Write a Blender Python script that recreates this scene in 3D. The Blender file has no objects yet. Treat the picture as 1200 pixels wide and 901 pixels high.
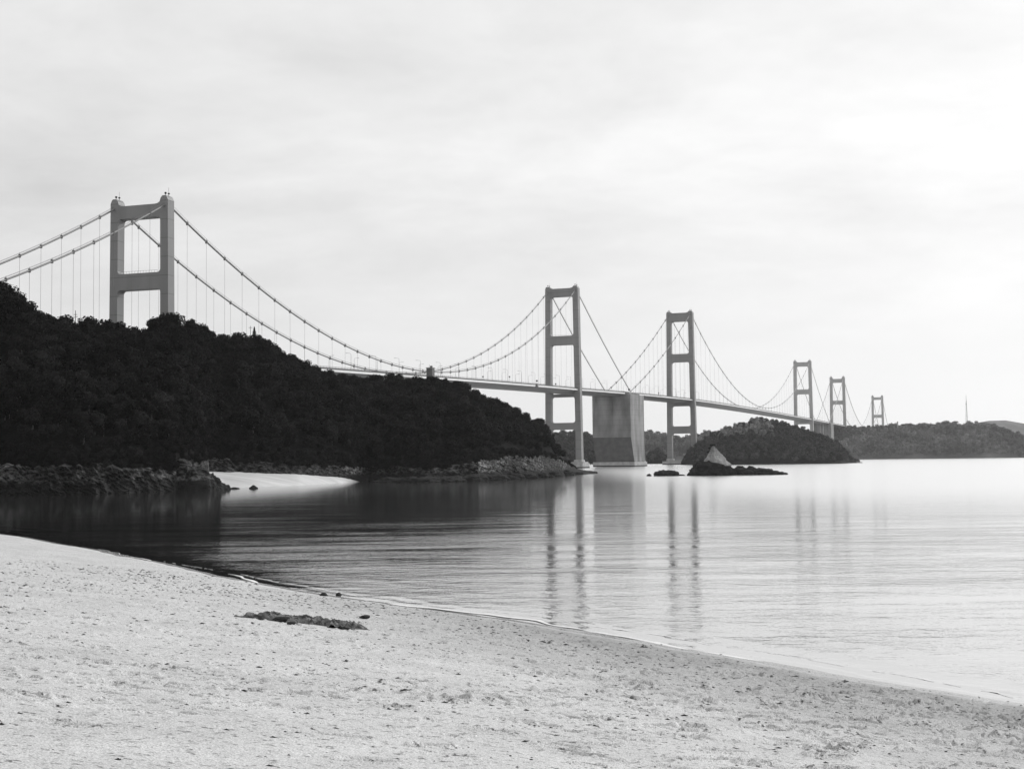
import bpy, bmesh, math, random
import numpy as np
from mathutils import Vector, Matrix
from mathutils.geometry import tessellate_polygon
random.seed(7); rng = np.random.default_rng(11)
SC = bpy.context.scene
COL = SC.collection
D2R = math.pi/180

# ------------------------------------------------------------------ camera model
F = 1580.0; CH = 10.0
PITCH = math.atan((537-450.5)/F); ROLL = -0.6*D2R
_f = np.array([0, math.cos(PITCH), math.sin(PITCH)])
_u0 = np.array([0, -math.sin(PITCH), math.cos(PITCH)]); _r0 = np.array([1., 0, 0])
_r = _r0*math.cos(ROLL) + _u0*math.sin(ROLL)
_u = -_r0*math.sin(ROLL) + _u0*math.cos(ROLL)
CAM = np.array([0, 0, CH])
def ray(px, py):
    px = np.asarray(px, float)[..., None]; py = np.asarray(py, float)[..., None]
    return _f*F + _r*(px-600) + _u*(450.5-py)
def at_d(px, py, d):                    # point on the sight line at distance d
    r = ray(px, py); return CAM + r*(np.asarray(d, float)/r[..., 1])[..., None]
def at_z(px, py, z=0.0):                # point on the sight line at height z
    r = ray(px, py); return CAM + r*((np.asarray(z, float)-CH)/r[..., 2])[..., None]
def colx(px, d, py=537): return at_d(px, py, d)[..., 0]

# ------------------------------------------------------------------ noise
def _hash(ix, iy, iz, seed):
    n = (ix.astype(np.int64)*374761393 + iy.astype(np.int64)*668265263 + iz.astype(np.int64)*2147483647 + seed*1442695041) & 0xffffffff
    n = ((n ^ (n >> 13))*1274126177) & 0xffffffff
    n = ((n ^ (n >> 16))*2246822519) & 0xffffffff
    return ((n ^ (n >> 15)) & 0xffff)/65535.0
def vnoise(x, y, z=None, seed=0):
    x = np.asarray(x, float); y = np.asarray(y, float)
    z = np.zeros_like(x) if z is None else np.asarray(z, float)
    ix, iy, iz = np.floor(x), np.floor(y), np.floor(z)
    fx, fy, fz = x-ix, y-iy, z-iz
    fx = fx*fx*(3-2*fx); fy = fy*fy*(3-2*fy); fz = fz*fz*(3-2*fz)
    r = 0
    for a in (0, 1):
        for b in (0, 1):
            for c in (0, 1):
                w = (fx if a else 1-fx)*(fy if b else 1-fy)*(fz if c else 1-fz)
                r = r + w*_hash(ix+a, iy+b, iz+c, seed)
    return r*2-1
def fbm(x, y, z=None, o=4, seed=0, ridged=False):
    s = 0; a = 1.0; t = 0
    z = np.zeros_like(np.asarray(x, float)) if z is None else z
    for i in range(o):
        n = vnoise(x*2**i+i*17.3, y*2**i+i*9.1, z*2**i+i*5.7, seed+i)
        if ridged: n = 1-2*np.abs(n)
        s = s+a*n; t += a; a *= .5
    return s/t
def smooth(a, b, x):
    t = np.clip((x-a)/(b-a), 0, 1); return t*t*(3-2*t)

# ------------------------------------------------------------------ object helpers
def link(o): COL.objects.link(o); return o
def mesh_np(name, V, Fq, m=None, parent=None, shade=True):
    V = np.asarray(V, np.float32); Fq = np.asarray(Fq, np.int32)
    me = bpy.data.meshes.new(name); n, k = Fq.shape
    me.vertices.add(len(V)); me.vertices.foreach_set('co', V.ravel())
    me.loops.add(n*k); me.loops.foreach_set('vertex_index', Fq.ravel())
    me.polygons.add(n); me.polygons.foreach_set('loop_start', np.arange(0, n*k, k, dtype=np.int32))
    me.polygons.foreach_set('loop_total', np.full(n, k, np.int32))
    me.polygons.foreach_set('use_smooth', np.full(n, shade, bool))
    me.update(calc_edges=True); me.validate()
    if m: me.materials.append(m)
    o = bpy.data.objects.new(name, me); link(o)
    if parent: o.parent = parent
    return o
def grid_faces(nr, nc):
    i = np.arange(nr-1)[:, None]*nc+np.arange(nc-1)[None, :]
    return np.stack([i, i+1, i+1+nc, i+nc], -1).reshape(-1, 4)
class MB:
    def __init__(s): s.v = []; s.f = []
    def add(s, vs, fs):
        b = len(s.v); s.v += [tuple(map(float, v)) for v in vs]; s.f += [tuple(b+i for i in f) for f in fs]
    def box(s, c, sz, ax=(1, 0), taper=1.0):      # centre of the bottom, size, local x direction
        ax = np.array([ax[0], ax[1]], float); ax /= np.linalg.norm(ax); ay = np.array([-ax[1], ax[0]])
        vs = []
        for k, t in ((0, 1), (1, taper)):
            for sx, sy in ((-1, -1), (1, -1), (1, 1), (-1, 1)):
                p = ax*sx*sz[0]/2*t+ay*sy*sz[1]/2*t
                vs.append((c[0]+p[0], c[1]+p[1], c[2]+k*sz[2]))
        s.add(vs, [(3, 2, 1, 0), (4, 5, 6, 7), (0, 1, 5, 4), (1, 2, 6, 5), (2, 3, 7, 6), (3, 0, 4, 7)])
    def tube(s, pts, r, n=6, caps=True):
        pts = [np.array(p, float) for p in pts]; rr = r if hasattr(r, '__len__') else [r]*len(pts)
        b = len(s.v)
        for i, p in enumerate(pts):
            t = pts[min(i+1, len(pts)-1)]-pts[max(i-1, 0)]; t /= (np.linalg.norm(t)+1e-9)
            a = np.cross(t, [0, 0, 1.0]);
            if np.linalg.norm(a) < .05: a = np.cross(t, [0, 1.0, 0])
            a /= np.linalg.norm(a); c = np.cross(a, t)
            for j in range(n):
                th = 2*math.pi*j/n; s.v.append(tuple(p+rr[i]*(a*math.cos(th)+c*math.sin(th))))
        for i in range(len(pts)-1):
            for j in range(n):
                s.f.append((b+i*n+j, b+i*n+(j+1) % n, b+(i+1)*n+(j+1) % n, b+(i+1)*n+j))
        if caps:
            s.f.append(tuple(b+j for j in range(n))[::-1]); s.f.append(tuple(b+(len(pts)-1)*n+j for j in range(n)))
    def build(s, name, m, parent=None, smooth_=False):
        me = bpy.data.meshes.new(name); me.from_pydata(s.v, [], s.f); me.update()
        bm = bmesh.new(); bm.from_mesh(me); bmesh.ops.recalc_face_normals(bm, faces=bm.faces); bm.to_mesh(me); bm.free()
        if smooth_: me.polygons.foreach_set('use_smooth', [True]*len(me.polygons))
        me.materials.append(m)
        o = bpy.data.objects.new(name, me); link(o)
        if parent: o.parent = parent
        return o
def tag(o, label=None, cat=None, group=None, kind=None):
    if label: o['label'] = label
    if cat: o['category'] = cat
    if group: o['group'] = group
    if kind: o['kind'] = kind
    return o
def empty(name, loc=(0, 0, 0)):
    o = bpy.data.objects.new(name, None); o.location = [float(v) for v in loc]; o.empty_display_size = .1; return link(o)

# ------------------------------------------------------------------ materials
def mat(name, val=.3, rough=.7, var=0., scale=1., bump=0., bdist=.1, bscale=None, metal=0., stretch=(1, 1, 1), coord='Object', ior=1.45, obj_rand=0., spec=.5, ramp=(.3, .7), detail=6, patch=0, seam=0):
    m = bpy.data.materials.new(name); m.use_nodes = True; nt = m.node_tree; N = nt.nodes; L = nt.links
    b = N['Principled BSDF']; b.inputs['Roughness'].default_value = rough; b.inputs['Metallic'].default_value = metal
    b.inputs['IOR'].default_value = ior; b.inputs['Specular IOR Level'].default_value = spec
    tc = N.new('ShaderNodeTexCoord'); mp = N.new('ShaderNodeMapping'); mp.inputs['Scale'].default_value = stretch
    L.new(tc.outputs[coord], mp.inputs['Vector'])
    no = N.new('ShaderNodeTexNoise'); no.inputs['Scale'].default_value = scale; no.inputs['Detail'].default_value = detail
    L.new(mp.outputs[0], no.inputs['Vector'])
    cr = N.new('ShaderNodeValToRGB')
    lo, hi = val*(1-var), val*(1+var)
    cr.color_ramp.elements[0].position = ramp[0]; cr.color_ramp.elements[1].position = ramp[1]
    cr.color_ramp.elements[0].color = (lo, lo, lo, 1); cr.color_ramp.elements[1].color = (hi, hi, hi, 1)
    L.new(no.outputs['Fac'], cr.inputs['Fac'])
    out = cr.outputs['Color']
    if obj_rand:
        oi = N.new('ShaderNodeObjectInfo'); mr = N.new('ShaderNodeMapRange')
        mr.inputs['To Min'].default_value = 1-obj_rand; mr.inputs['To Max'].default_value = 1+obj_rand
        L.new(oi.outputs['Random'], mr.inputs['Value'])
        mx = N.new('ShaderNodeVectorMath'); mx.operation = 'SCALE'
        L.new(out, mx.inputs[0]); L.new(mr.outputs[0], mx.inputs['Scale']); out = mx.outputs[0]
    if patch:
        g = N.new('ShaderNodeNewGeometry'); pn_ = N.new('ShaderNodeTexNoise'); pn_.inputs['Scale'].default_value = patch; pn_.inputs['Detail'].default_value = 4
        L.new(g.outputs['Position'], pn_.inputs['Vector']); pr = N.new('ShaderNodeMapRange'); pr.inputs['From Min'].default_value = .35; pr.inputs['From Max'].default_value = .68
        pr.inputs['To Min'].default_value = .55; pr.inputs['To Max'].default_value = 1.9; L.new(pn_.outputs['Fac'], pr.inputs['Value'])
        mx = N.new('ShaderNodeVectorMath'); mx.operation = 'SCALE'; L.new(out, mx.inputs[0]); L.new(pr.outputs[0], mx.inputs['Scale']); out = mx.outputs[0]
    if seam:
        g = N.new('ShaderNodeNewGeometry'); sx = N.new('ShaderNodeSeparateXYZ'); L.new(g.outputs['Position'], sx.inputs[0])
        a1 = N.new('ShaderNodeMath'); a1.operation = 'MULTIPLY'; a1.inputs[1].default_value = 1/seam; L.new(sx.outputs['Z'], a1.inputs[0])
        a2 = N.new('ShaderNodeMath'); a2.operation = 'FRACT'; L.new(a1.outputs[0], a2.inputs[0])
        a3 = N.new('ShaderNodeMapRange'); a3.inputs['From Min'].default_value = .03; a3.inputs['From Max'].default_value = .06; a3.inputs['To Min'].default_value = .7; L.new(a2.outputs[0], a3.inputs['Value'])
        mx = N.new('ShaderNodeVectorMath'); mx.operation = 'SCALE'; L.new(out, mx.inputs[0]); L.new(a3.outputs[0], mx.inputs['Scale']); out = mx.outputs[0]
    L.new(out, b.inputs['Base Color'])
    if bump:
        n2 = N.new('ShaderNodeTexNoise'); n2.inputs['Scale'].default_value = bscale or scale*4; n2.inputs['Detail'].default_value = 8
        L.new(mp.outputs[0], n2.inputs['Vector'])
        bp = N.new('ShaderNodeBump'); bp.inputs['Strength'].default_value = bump; bp.inputs['Distance'].default_value = bdist
        L.new(n2.outputs['Fac'], bp.inputs['Height']); L.new(bp.outputs[0], b.inputs['Normal'])
    m['_out'] = 1
    return m
M = {}
M['steel'] = mat('painted_steel', .2, .55, .12, .12, stretch=(1, 1, .25), seam=9.)
M['steel_hazed'] = mat('painted_steel_hazed', .35, .55, .1, .05)  # same paint as the nearer towers, lightened to carry distance haze
M['cable'] = mat('cable_wrap', .2, .5, .1, .5)
M['hanger'] = mat('hanger_rope', .12, .5)
M['deckpaint_shaded'] = mat('deck_paint_shaded', .14, .5, .12, .3)  # one paint with the deck edge, darkened to hold the underside's shade
M['fairing_lit'] = mat('fairing_paint_lit', .8, .4, .05, .3)  # the deck's paint, whitened to stand in for light caught along the edge
M['asphalt'] = mat('asphalt', .05, .9, .1, 1)
M['rail'] = mat('rail_paint', .09, .6)
M['dark'] = mat('dark_metal', .03, .6)
M['lamp'] = mat('galvanised', .2, .5)
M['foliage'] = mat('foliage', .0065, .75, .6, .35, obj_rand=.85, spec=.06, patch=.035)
M['foliage_pale'] = mat('foliage_pale', .24, .8, .45, .3, obj_rand=.4, spec=.1)
M['foliage_mid_hazed'] = mat('foliage_mid_hazed', .055, .8, .5, .3, obj_rand=.5, spec=.1)  # leaf tone raised to put some of the haze into the colour
M['foliage_far_hazed'] = mat('foliage_far_hazed', .11, .8, .4, .3, obj_rand=.45, spec=.1, patch=.012)  # lightened further, distance haze mixed into the leaf colour
M['bark'] = mat('bark', .05, .9, .3, 3)
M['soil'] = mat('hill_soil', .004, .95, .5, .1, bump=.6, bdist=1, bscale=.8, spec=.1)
M['rock_dark'] = mat('rock_dark', .02, .85, .6, .4, bump=1, bdist=.5, bscale=1.2, spec=.2)
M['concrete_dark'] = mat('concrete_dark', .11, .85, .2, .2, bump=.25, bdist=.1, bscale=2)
M['rock_pale'] = mat('rock_pale', .33, .85, .45, .35, bump=.9, bdist=.5, bscale=1.1, stretch=(1, 1, .5), spec=.2)
M['rock_shore'] = mat('rock_shore', .13, .85, .7, .3, bump=1, bdist=.5, bscale=1.)
M['stone'] = mat('dark_stone', .02, .8, .4, 5, bump=.5, bdist=.03, bscale=20)
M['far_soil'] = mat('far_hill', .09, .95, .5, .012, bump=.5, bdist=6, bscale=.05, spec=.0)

def concrete():
    m = mat('concrete', .22, .85, .45, .09, bump=.25, bdist=.1, bscale=2, stretch=(1, 1, .35), seam=5.5)
    return m
M['concrete'] = concrete()
M['concrete_pale'] = mat('concrete_pale', .36, .85, .25, .3, bump=.3, bdist=.1, bscale=2)

def cliff_mat():
    m = bpy.data.materials.new('cliff_rock'); m.use_nodes = True; nt = m.node_tree; N = nt.nodes; L = nt.links
    b = N['Principled BSDF']; b.inputs['Roughness'].default_value = .85; b.inputs['Specular IOR Level'].default_value = .2
    tc = N.new('ShaderNodeTexCoord'); geo = N.new('ShaderNodeNewGeometry'); sp = N.new('ShaderNodeSeparateXYZ')
    L.new(geo.outputs['Position'], sp.inputs[0])
    mp = N.new('ShaderNodeMapping'); mp.inputs['Rotation'].default_value = (0, .7, 0); mp.inputs['Scale'].default_value = (.6, 1, 1.7)
    L.new(tc.outputs['Object'], mp.inputs['Vector'])
    n1 = N.new('ShaderNodeTexNoise'); n1.inputs['Scale'].default_value = .5; n1.inputs['Detail'].default_value = 8; n1.inputs['Roughness'].default_value = .65
    L.new(mp.outputs[0], n1.inputs['Vector'])
    cr = N.new('ShaderNodeValToRGB'); e = cr.color_ramp.elements
    e[0].position = .44; e[0].color = (.01, .01, .01, 1); e[1].position = .66; e[1].color = (.36, .36, .36, 1)
    L.new(n1.outputs['Fac'], cr.inputs['Fac'])
    # patches of bare pale rock among dark weathered rock
    n3 = N.new('ShaderNodeTexNoise'); n3.inputs['Scale'].default_value = .045; n3.inputs['Detail'].default_value = 3
    L.new(tc.outputs['Object'], n3.inputs['Vector'])
    c3 = N.new('ShaderNodeValToRGB'); c3.color_ramp.elements[0].position = .46; c3.color_ramp.elements[1].position = .68
    c3.color_ramp.elements[0].color = (.25, .25, .25, 1)
    L.new(n3.outputs['Fac'], c3.inputs['Fac'])
    mu = N.new('ShaderNodeMix'); mu.data_type = 'RGBA'; mu.blend_type = 'MULTIPLY'; mu.inputs['Factor'].default_value = 1
    L.new(cr.outputs['Color'], mu.inputs['A']); L.new(c3.outputs['Color'], mu.inputs['B'])
    # weed-covered tidal band
    n2 = N.new('ShaderNodeTexNoise'); n2.inputs['Scale'].default_value = .3; L.new(tc.outputs['Object'], n2.inputs['Vector'])
    ad = N.new('ShaderNodeMath'); ad.operation = 'MULTIPLY_ADD'; ad.inputs[1].default_value = -3.0
    L.new(n2.outputs['Fac'], ad.inputs[0]); L.new(sp.outputs['Z'], ad.inputs[2])
    mr = N.new('ShaderNodeMapRange'); mr.inputs['From Min'].default_value = 1.6; mr.inputs['From Max'].default_value = 2.6
    L.new(ad.outputs[0], mr.inputs['Value'])
    mx = N.new('ShaderNodeMix'); mx.data_type = 'RGBA'; mx.inputs['A'].default_value = (.016, .016, .016, 1)
    L.new(mr.outputs[0], mx.inputs['Factor']); L.new(mu.outputs['Result'], mx.inputs['B']); L.new(mx.outputs['Result'], b.inputs['Base Color'])
    bn = N.new('ShaderNodeTexNoise'); bn.inputs['Scale'].default_value = .9; bn.inputs['Detail'].default_value = 9; L.new(mp.outputs[0], bn.inputs['Vector'])
    bp = N.new('ShaderNodeBump'); bp.inputs['Strength'].default_value = 1; bp.inputs['Distance'].default_value = .8
    L.new(bn.outputs['Fac'], bp.inputs['Height']); L.new(bp.outputs[0], b.inputs['Normal'])
    return m
M['cliff'] = cliff_mat()

def sand_mat():
    m = bpy.data.materials.new('sand'); m.use_nodes = True; nt = m.node_tree; N = nt.nodes; L = nt.links
    b = N['Principled BSDF']
    geo = N.new('ShaderNodeNewGeometry'); sp = N.new('ShaderNodeSeparateXYZ'); L.new(geo.outputs['Position'], sp.inputs[0])
    tc = N.new('ShaderNodeTexCoord')
    def noise(sc, det=5, ro=.5):
        n = N.new('ShaderNodeTexNoise'); n.inputs['Scale'].default_value = sc; n.inputs['Detail'].default_value = det; n.inputs['Roughness'].default_value = ro
        L.new(tc.outputs['Object'], n.inputs['Vector']); return n
    def ramp(src, p0, v0, p1, v1):
        c = N.new('ShaderNodeValToRGB'); c.color_ramp.elements[0].position = p0; c.color_ramp.elements[1].position = p1
        c.color_ramp.elements[0].color = (v0, v0, v0, 1); c.color_ramp.elements[1].color = (v1, v1, v1, 1); L.new(src, c.inputs['Fac']); return c
    base = ramp(noise(.35, 4).outputs['Fac'], .3, .57, .7, .69)
    grain = ramp(noise(28, 6, .75).outputs['Fac'], .36, .44, .56, 1.24)
    fleck = ramp(noise(5, 4, .7).outputs['Fac'], .36, .28, .43, 1.0)
    def mul(a, b_):
        x = N.new('ShaderNodeMix'); x.data_type = 'RGBA'; x.blend_type = 'MULTIPLY'; x.inputs['Factor'].default_value = 1
        L.new(a, x.inputs['A']); L.new(b_, x.inputs['B']); return x.outputs['Result']
    c = mul(mul(base.outputs['Color'], grain.outputs['Color']), fleck.outputs['Color'])
    # damp sand low on the beach
    wob = N.new('ShaderNodeMath'); wob.operation = 'MULTIPLY_ADD'; wob.inputs[1].default_value = 1.2
    L.new(noise(.25, 4).outputs['Fac'], wob.inputs[0]); L.new(sp.outputs['Z'], wob.inputs[2])
    mr = N.new('ShaderNodeMapRange'); mr.inputs['From Min'].default_value = 1.0; mr.inputs['From Max'].default_value = 3.3
    mr.inputs['To Min'].default_value = .6; mr.inputs['To Max'].default_value = 1
    L.new(wob.outputs[0], mr.inputs['Value'])
    # only the nearer, eastern end of the beach is still damp from the tide
    mrx = N.new('ShaderNodeMapRange'); mrx.inputs['From Min'].default_value = -22; mrx.inputs['From Max'].default_value = 2
    L.new(sp.outputs['X'], mrx.inputs['Value'])
    dm = N.new('ShaderNodeMix'); dm.data_type = 'FLOAT'; dm.inputs[2].default_value = .93
    L.new(mrx.outputs[0], dm.inputs[0]); L.new(mr.outputs[0], dm.inputs[3])
    sc = N.new('ShaderNodeVectorMath'); sc.operation = 'SCALE'; L.new(c, sc.inputs[0]); L.new(dm.outputs[0], sc.inputs['Scale'])
    L.new(sc.outputs[0], b.inputs['Base Color'])
    # the swash line is wet and glossy
    wr = N.new('ShaderNodeMapRange'); wr.inputs['From Min'].default_value = .10; wr.inputs['From Max'].default_value = .2
    wr.inputs['To Min'].default_value = .12; wr.inputs['To Max'].default_value = .9
    L.new(sp.outputs['Z'], wr.inputs['Value']); L.new(wr.outputs[0], b.inputs['Roughness'])
    sr = N.new('ShaderNodeMapRange'); sr.inputs['From Min'].default_value = .10; sr.inputs['From Max'].default_value = .2
    sr.inputs['To Min'].default_value = 1.0; sr.inputs['To Max'].default_value = .1
    L.new(sp.outputs['Z'], sr.inputs['Value']); L.new(sr.outputs[0], b.inputs['Specular IOR Level'])
    bs = N.new('ShaderNodeMapRange'); bs.inputs['From Min'].default_value = .10; bs.inputs['From Max'].default_value = .3
    bs.inputs['To Min'].default_value = .05; bs.inputs['To Max'].default_value = .8
    L.new(sp.outputs['Z'], bs.inputs['Value'])
    bp = N.new('ShaderNodeBump'); bp.inputs['Distance'].default_value = .11
    L.new(bs.outputs[0], bp.inputs['Strength'])
    L.new(noise(6, 8, .65).outputs['Fac'], bp.inputs['Height']); L.new(bp.outputs[0], b.inputs['Normal'])
    return m
M['sand'] = sand_mat()
M['cove_sand'] = mat('cove_sand', .6, .9, .16, .12, stretch=(.4, 1.6, 1), bump=.3, bdist=.05, spec=.1)
M['dug_sand'] = mat('dug_sand', .14, .9, .6, 3.5, bump=1, bdist=.06, bscale=14, spec=.1, ramp=(.38, .62))

def water_mat():
    m = bpy.data.materials.new('sea_water'); m.use_nodes = True; nt = m.node_tree; N = nt.nodes; L = nt.links
    N.remove(N['Principled BSDF']); df = N.new('ShaderNodeBsdfDiffuse'); df.inputs['Color'].default_value = (.03, .03, .03, 1)
    gl = N.new('ShaderNodeBsdfGlossy'); gl.inputs['Roughness'].default_value = .03; gl.inputs['Color'].default_value = (.97, .97, .97, 1)
    mxs = N.new('ShaderNodeMixShader'); fr = N.new('ShaderNodeFresnel'); fr.inputs['IOR'].default_value = 1.33
    pw = N.new('ShaderNodeMath'); pw.operation = 'POWER'; pw.inputs[1].default_value = .24; L.new(fr.outputs[0], pw.inputs[0]); L.new(pw.outputs[0], mxs.inputs[0])
    fa = N.new('ShaderNodeAttribute'); fa.attribute_name = 'fine_slope'; L.new(fa.outputs['Fac'], gl.inputs['Roughness'])
    L.new(df.outputs[0], mxs.inputs[1]); L.new(gl.outputs[0], mxs.inputs[2]); L.new(mxs.outputs[0], N['Material Output'].inputs['Surface'])
    tc = N.new('ShaderNodeTexCoord')
    def noise(sc, det, st, rot=0., ro=.5):
        mp = N.new('ShaderNodeMapping'); mp.inputs['Scale'].default_value = st; mp.inputs['Rotation'].default_value = (0, 0, rot)
        L.new(tc.outputs['Object'], mp.inputs['Vector'])
        n = N.new('ShaderNodeTexNoise'); n.inputs['Scale'].default_value = sc; n.inputs['Detail'].default_value = det; n.inputs['Roughness'].default_value = ro
        L.new(mp.outputs[0], n.inputs['Vector']); return n.outputs['Fac']
    def mad(x, k, y):
        n = N.new('ShaderNodeMath'); n.operation = 'MULTIPLY_ADD'; L.new(x, n.inputs[0]); n.inputs[1].default_value = k
        if y is None: n.inputs[2].default_value = 0
        else: L.new(y, n.inputs[2])
        return n.outputs[0]
    h = mad(noise(.9, 4, (.6, 1, 1), .12, .62), 1.0, None)
    h = mad(noise(.17, 2, (.35, 1, 1), -.1), 2.0, h)
    g = noise(.011, 4, (.3, 1, 1), .05, .62)
    mr = N.new('ShaderNodeMapRange'); mr.inputs['From Min'].default_value = .4; mr.inputs['From Max'].default_value = .62
    mr.inputs['To Min'].default_value = .45; mr.inputs['To Max'].default_value = 1.0; L.new(g, mr.inputs['Value'])
    g2 = noise(.13, 5, (.22, 1, 1), .03, .65); m2 = N.new('ShaderNodeMapRange'); m2.inputs['From Min'].default_value = .36; m2.inputs['From Max'].default_value = .64
    m2.inputs['To Min'].default_value = .3; m2.inputs['To Max'].default_value = 1.5; L.new(g2, m2.inputs['Value'])
    m3 = N.new('ShaderNodeMath'); m3.operation = 'MULTIPLY'; L.new(mr.outputs[0], m3.inputs[0]); L.new(m2.outputs[0], m3.inputs[1])
    at = N.new('ShaderNodeAttribute'); at.attribute_name = 'chop'
    mm = N.new('ShaderNodeMath'); mm.operation = 'MULTIPLY'; L.new(m3.outputs[0], mm.inputs[0]); L.new(at.outputs['Fac'], mm.inputs[1])
    bp = N.new('ShaderNodeBump'); bp.inputs['Distance'].default_value = .15
    L.new(mm.outputs[0], bp.inputs['Strength'])
    L.new(h, bp.inputs['Height']); L.new(bp.outputs[0], gl.inputs['Normal']); L.new(bp.outputs[0], fr.inputs['Normal'])
    return m
M['water'] = water_mat()

# ------------------------------------------------------------------ main beach and sea
SHORE_PX = [(0, 625), (120, 645), (300, 683), (400, 700), (500, 712), (600, 724), (700, 741), (800, 760), (900, 776), (1000, 794), (1100, 810), (1200, 826)]
SH = [tuple(at_z(x, y)[:2]) for x, y in SHORE_PX]
SH = [(-190, 300), (-170, 290), (-120, 245)] + SH + [(34, 38), (48, 15), (70, -20), (130, -90)]
SH = np.array(SH, float)
def shore_dist(x, y):                   # signed: + on the sand, - in the water
    best = np.full(x.shape, 1e9); sg = np.ones(x.shape)
    for (ax, ay), (bx, by) in zip(SH[:-1], SH[1:]):
        ex, ey = bx-ax, by-ay; l2 = ex*ex+ey*ey
        t = np.clip(((x-ax)*ex+(y-ay)*ey)/l2, 0, 1)
        dx, dy = x-ax-t*ex, y-ay-t*ey; d = np.hypot(dx, dy)
        cr = ex*dy-ey*dx
        m = d < best-1e-6; best = np.where(m, d, best); sg = np.where(m, np.where(cr > 0, -1, 1), sg)
    return best*sg
def sand_base(x, y):
    s = shore_dist(x, y) + .5*vnoise(x*.09, y*.09, seed=3) + .18*vnoise(x*.5, y*.5, seed=5)
    z = np.where(s > 0, .105*s+.0007*np.minimum(s, 60)**2, .1*s)
    z = np.clip(z, -4, 11)
    return z + .05*fbm(x*.25, y*.25, o=3, seed=21)*smooth(.5, 4, s), s
# footprints, scuffs and pits pressed into the sand (4 cm height map)
GX0, GX1, GY0, GY1, GS = -62., 34., 18., 130., .05
hm = np.zeros((int((GY1-GY0)/GS), int((GX1-GX0)/GS)), np.float32)
def stamp(cx, cy, a, b, th, dep, rim=.3):
    R = max(a, b)*2.2; i0 = int((cy-R-GY0)/GS); i1 = int((cy+R-GY0)/GS)+1; j0 = int((cx-R-GX0)/GS); j1 = int((cx+R-GX0)/GS)+1
    if i0 < 0 or j0 < 0 or i1 >= hm.shape[0] or j1 >= hm.shape[1]: return
    yy, xx = np.mgrid[i0:i1, j0:j1]; xx = xx*GS+GX0-cx; yy = yy*GS+GY0-cy
    u = (xx*math.cos(th)+yy*math.sin(th))/a; v = (-xx*math.sin(th)+yy*math.cos(th))/b
    r2 = u*u+v*v
    hm[i0:i1, j0:j1] += -dep*np.exp(-r2**1.5)+dep*rim*np.exp(-((np.sqrt(r2)-1.45)/.35)**2)
def sand_hit(px, py):
    d = 20.0
    r = ray(px, py); t = 10/r[1]
    for _ in range(4000):
        p = CAM+r*t; z = sand_base(np.array([p[0]]), np.array([p[1]]))[0][0]
        if p[2] <= z: break
        t += .15/r[1]
    return p
# broad field of trodden sand, densest along the lower right
NX = rng.uniform(-50, 30, 13000); NY = rng.uniform(26, 118, 13000); NP = 600+NX/NY*F
ND = .16+.5*smooth(300, 1000, NP); NC = vnoise(NX*.16, NY*.16, seed=77)
for k in np.where(rng.random(13000) < ND*(.55+.9*np.maximum(0, NC+.3)))[0]:
    sc = random.uniform(.6, 1.25); dp = random.uniform(.08, .27)*sc*(.85+.5*float(smooth(500, 1100, NP[k])))
    stamp(NX[k], NY[k], .32*sc, .11*sc, random.gauss(0, .4), dp*1.4)
for k in range(420):
    x = random.uniform(-12, 26); y = random.uniform(27, 78)
    if random.random() > .25+.75*float(smooth(450, 900, 600+x/y*F)): continue
    stamp(x, y, random.uniform(.34, .6), random.uniform(.15, .26), random.gauss(0, .35), random.uniform(.08, .2), .35)
# walking trails
for tr in range(15):
    x, y = random.uniform(-25, 20), random.uniform(24, 60); th = random.uniform(-.6, .9)+(math.pi if random.random() < .5 else 0); side = 1
    for k in range(random.randint(14, 50)):
        if y < 26: break
        th += random.gauss(0, .06); x += .62*math.cos(th); y += .62*math.sin(th); side *= -1
        stamp(x-side*.14*math.sin(th), y+side*.14*math.cos(th), .24, .13, th, random.uniform(.12, .22), .25)
# larger scooped hollows seen in the photograph
for px, py, w, dp in [(90, 850, .55, .07), (322, 753, .4, .06), (262, 779, .35, .05), (240, 831, .35, .05), (400, 862, .5, .05), (920, 868, .5, .09), (1020, 871, .55, .08), (965, 868, .35, .06), (662, 880, .4, .08), (680, 886, .35, .06), (672, 795, .9, .05), (1055, 827, .5, .07), (804, 861, .3, .06), (436, 892, .45, .05), (530, 885, .4, .05), (1130, 880, .5, .07), (610, 845, .4, .06), (960, 840, .8, .05)]:
    p = sand_hit(px, py); stamp(p[0], p[1], w, w*.45, random.uniform(-.2, .2), dp*2.4, .3)
def hm_sample(x, y):
    u = (x-GX0)/GS; v = (y-GY0)/GS; ok = (u > 1) & (v > 1) & (u < hm.shape[1]-2) & (v < hm.shape[0]-2)
    u = np.clip(u, 1, hm.shape[1]-3); v = np.clip(v, 1, hm.shape[0]-3); iu = u.astype(int); iv = v.astype(int); fu = u-iu; fv = v-iv
    r = hm[iv, iu]*(1-fu)*(1-fv)+hm[iv, iu+1]*fu*(1-fv)+hm[iv+1, iu]*(1-fu)*fv+hm[iv+1, iu+1]*fu*fv
    return np.where(ok, r, 0)
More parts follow.
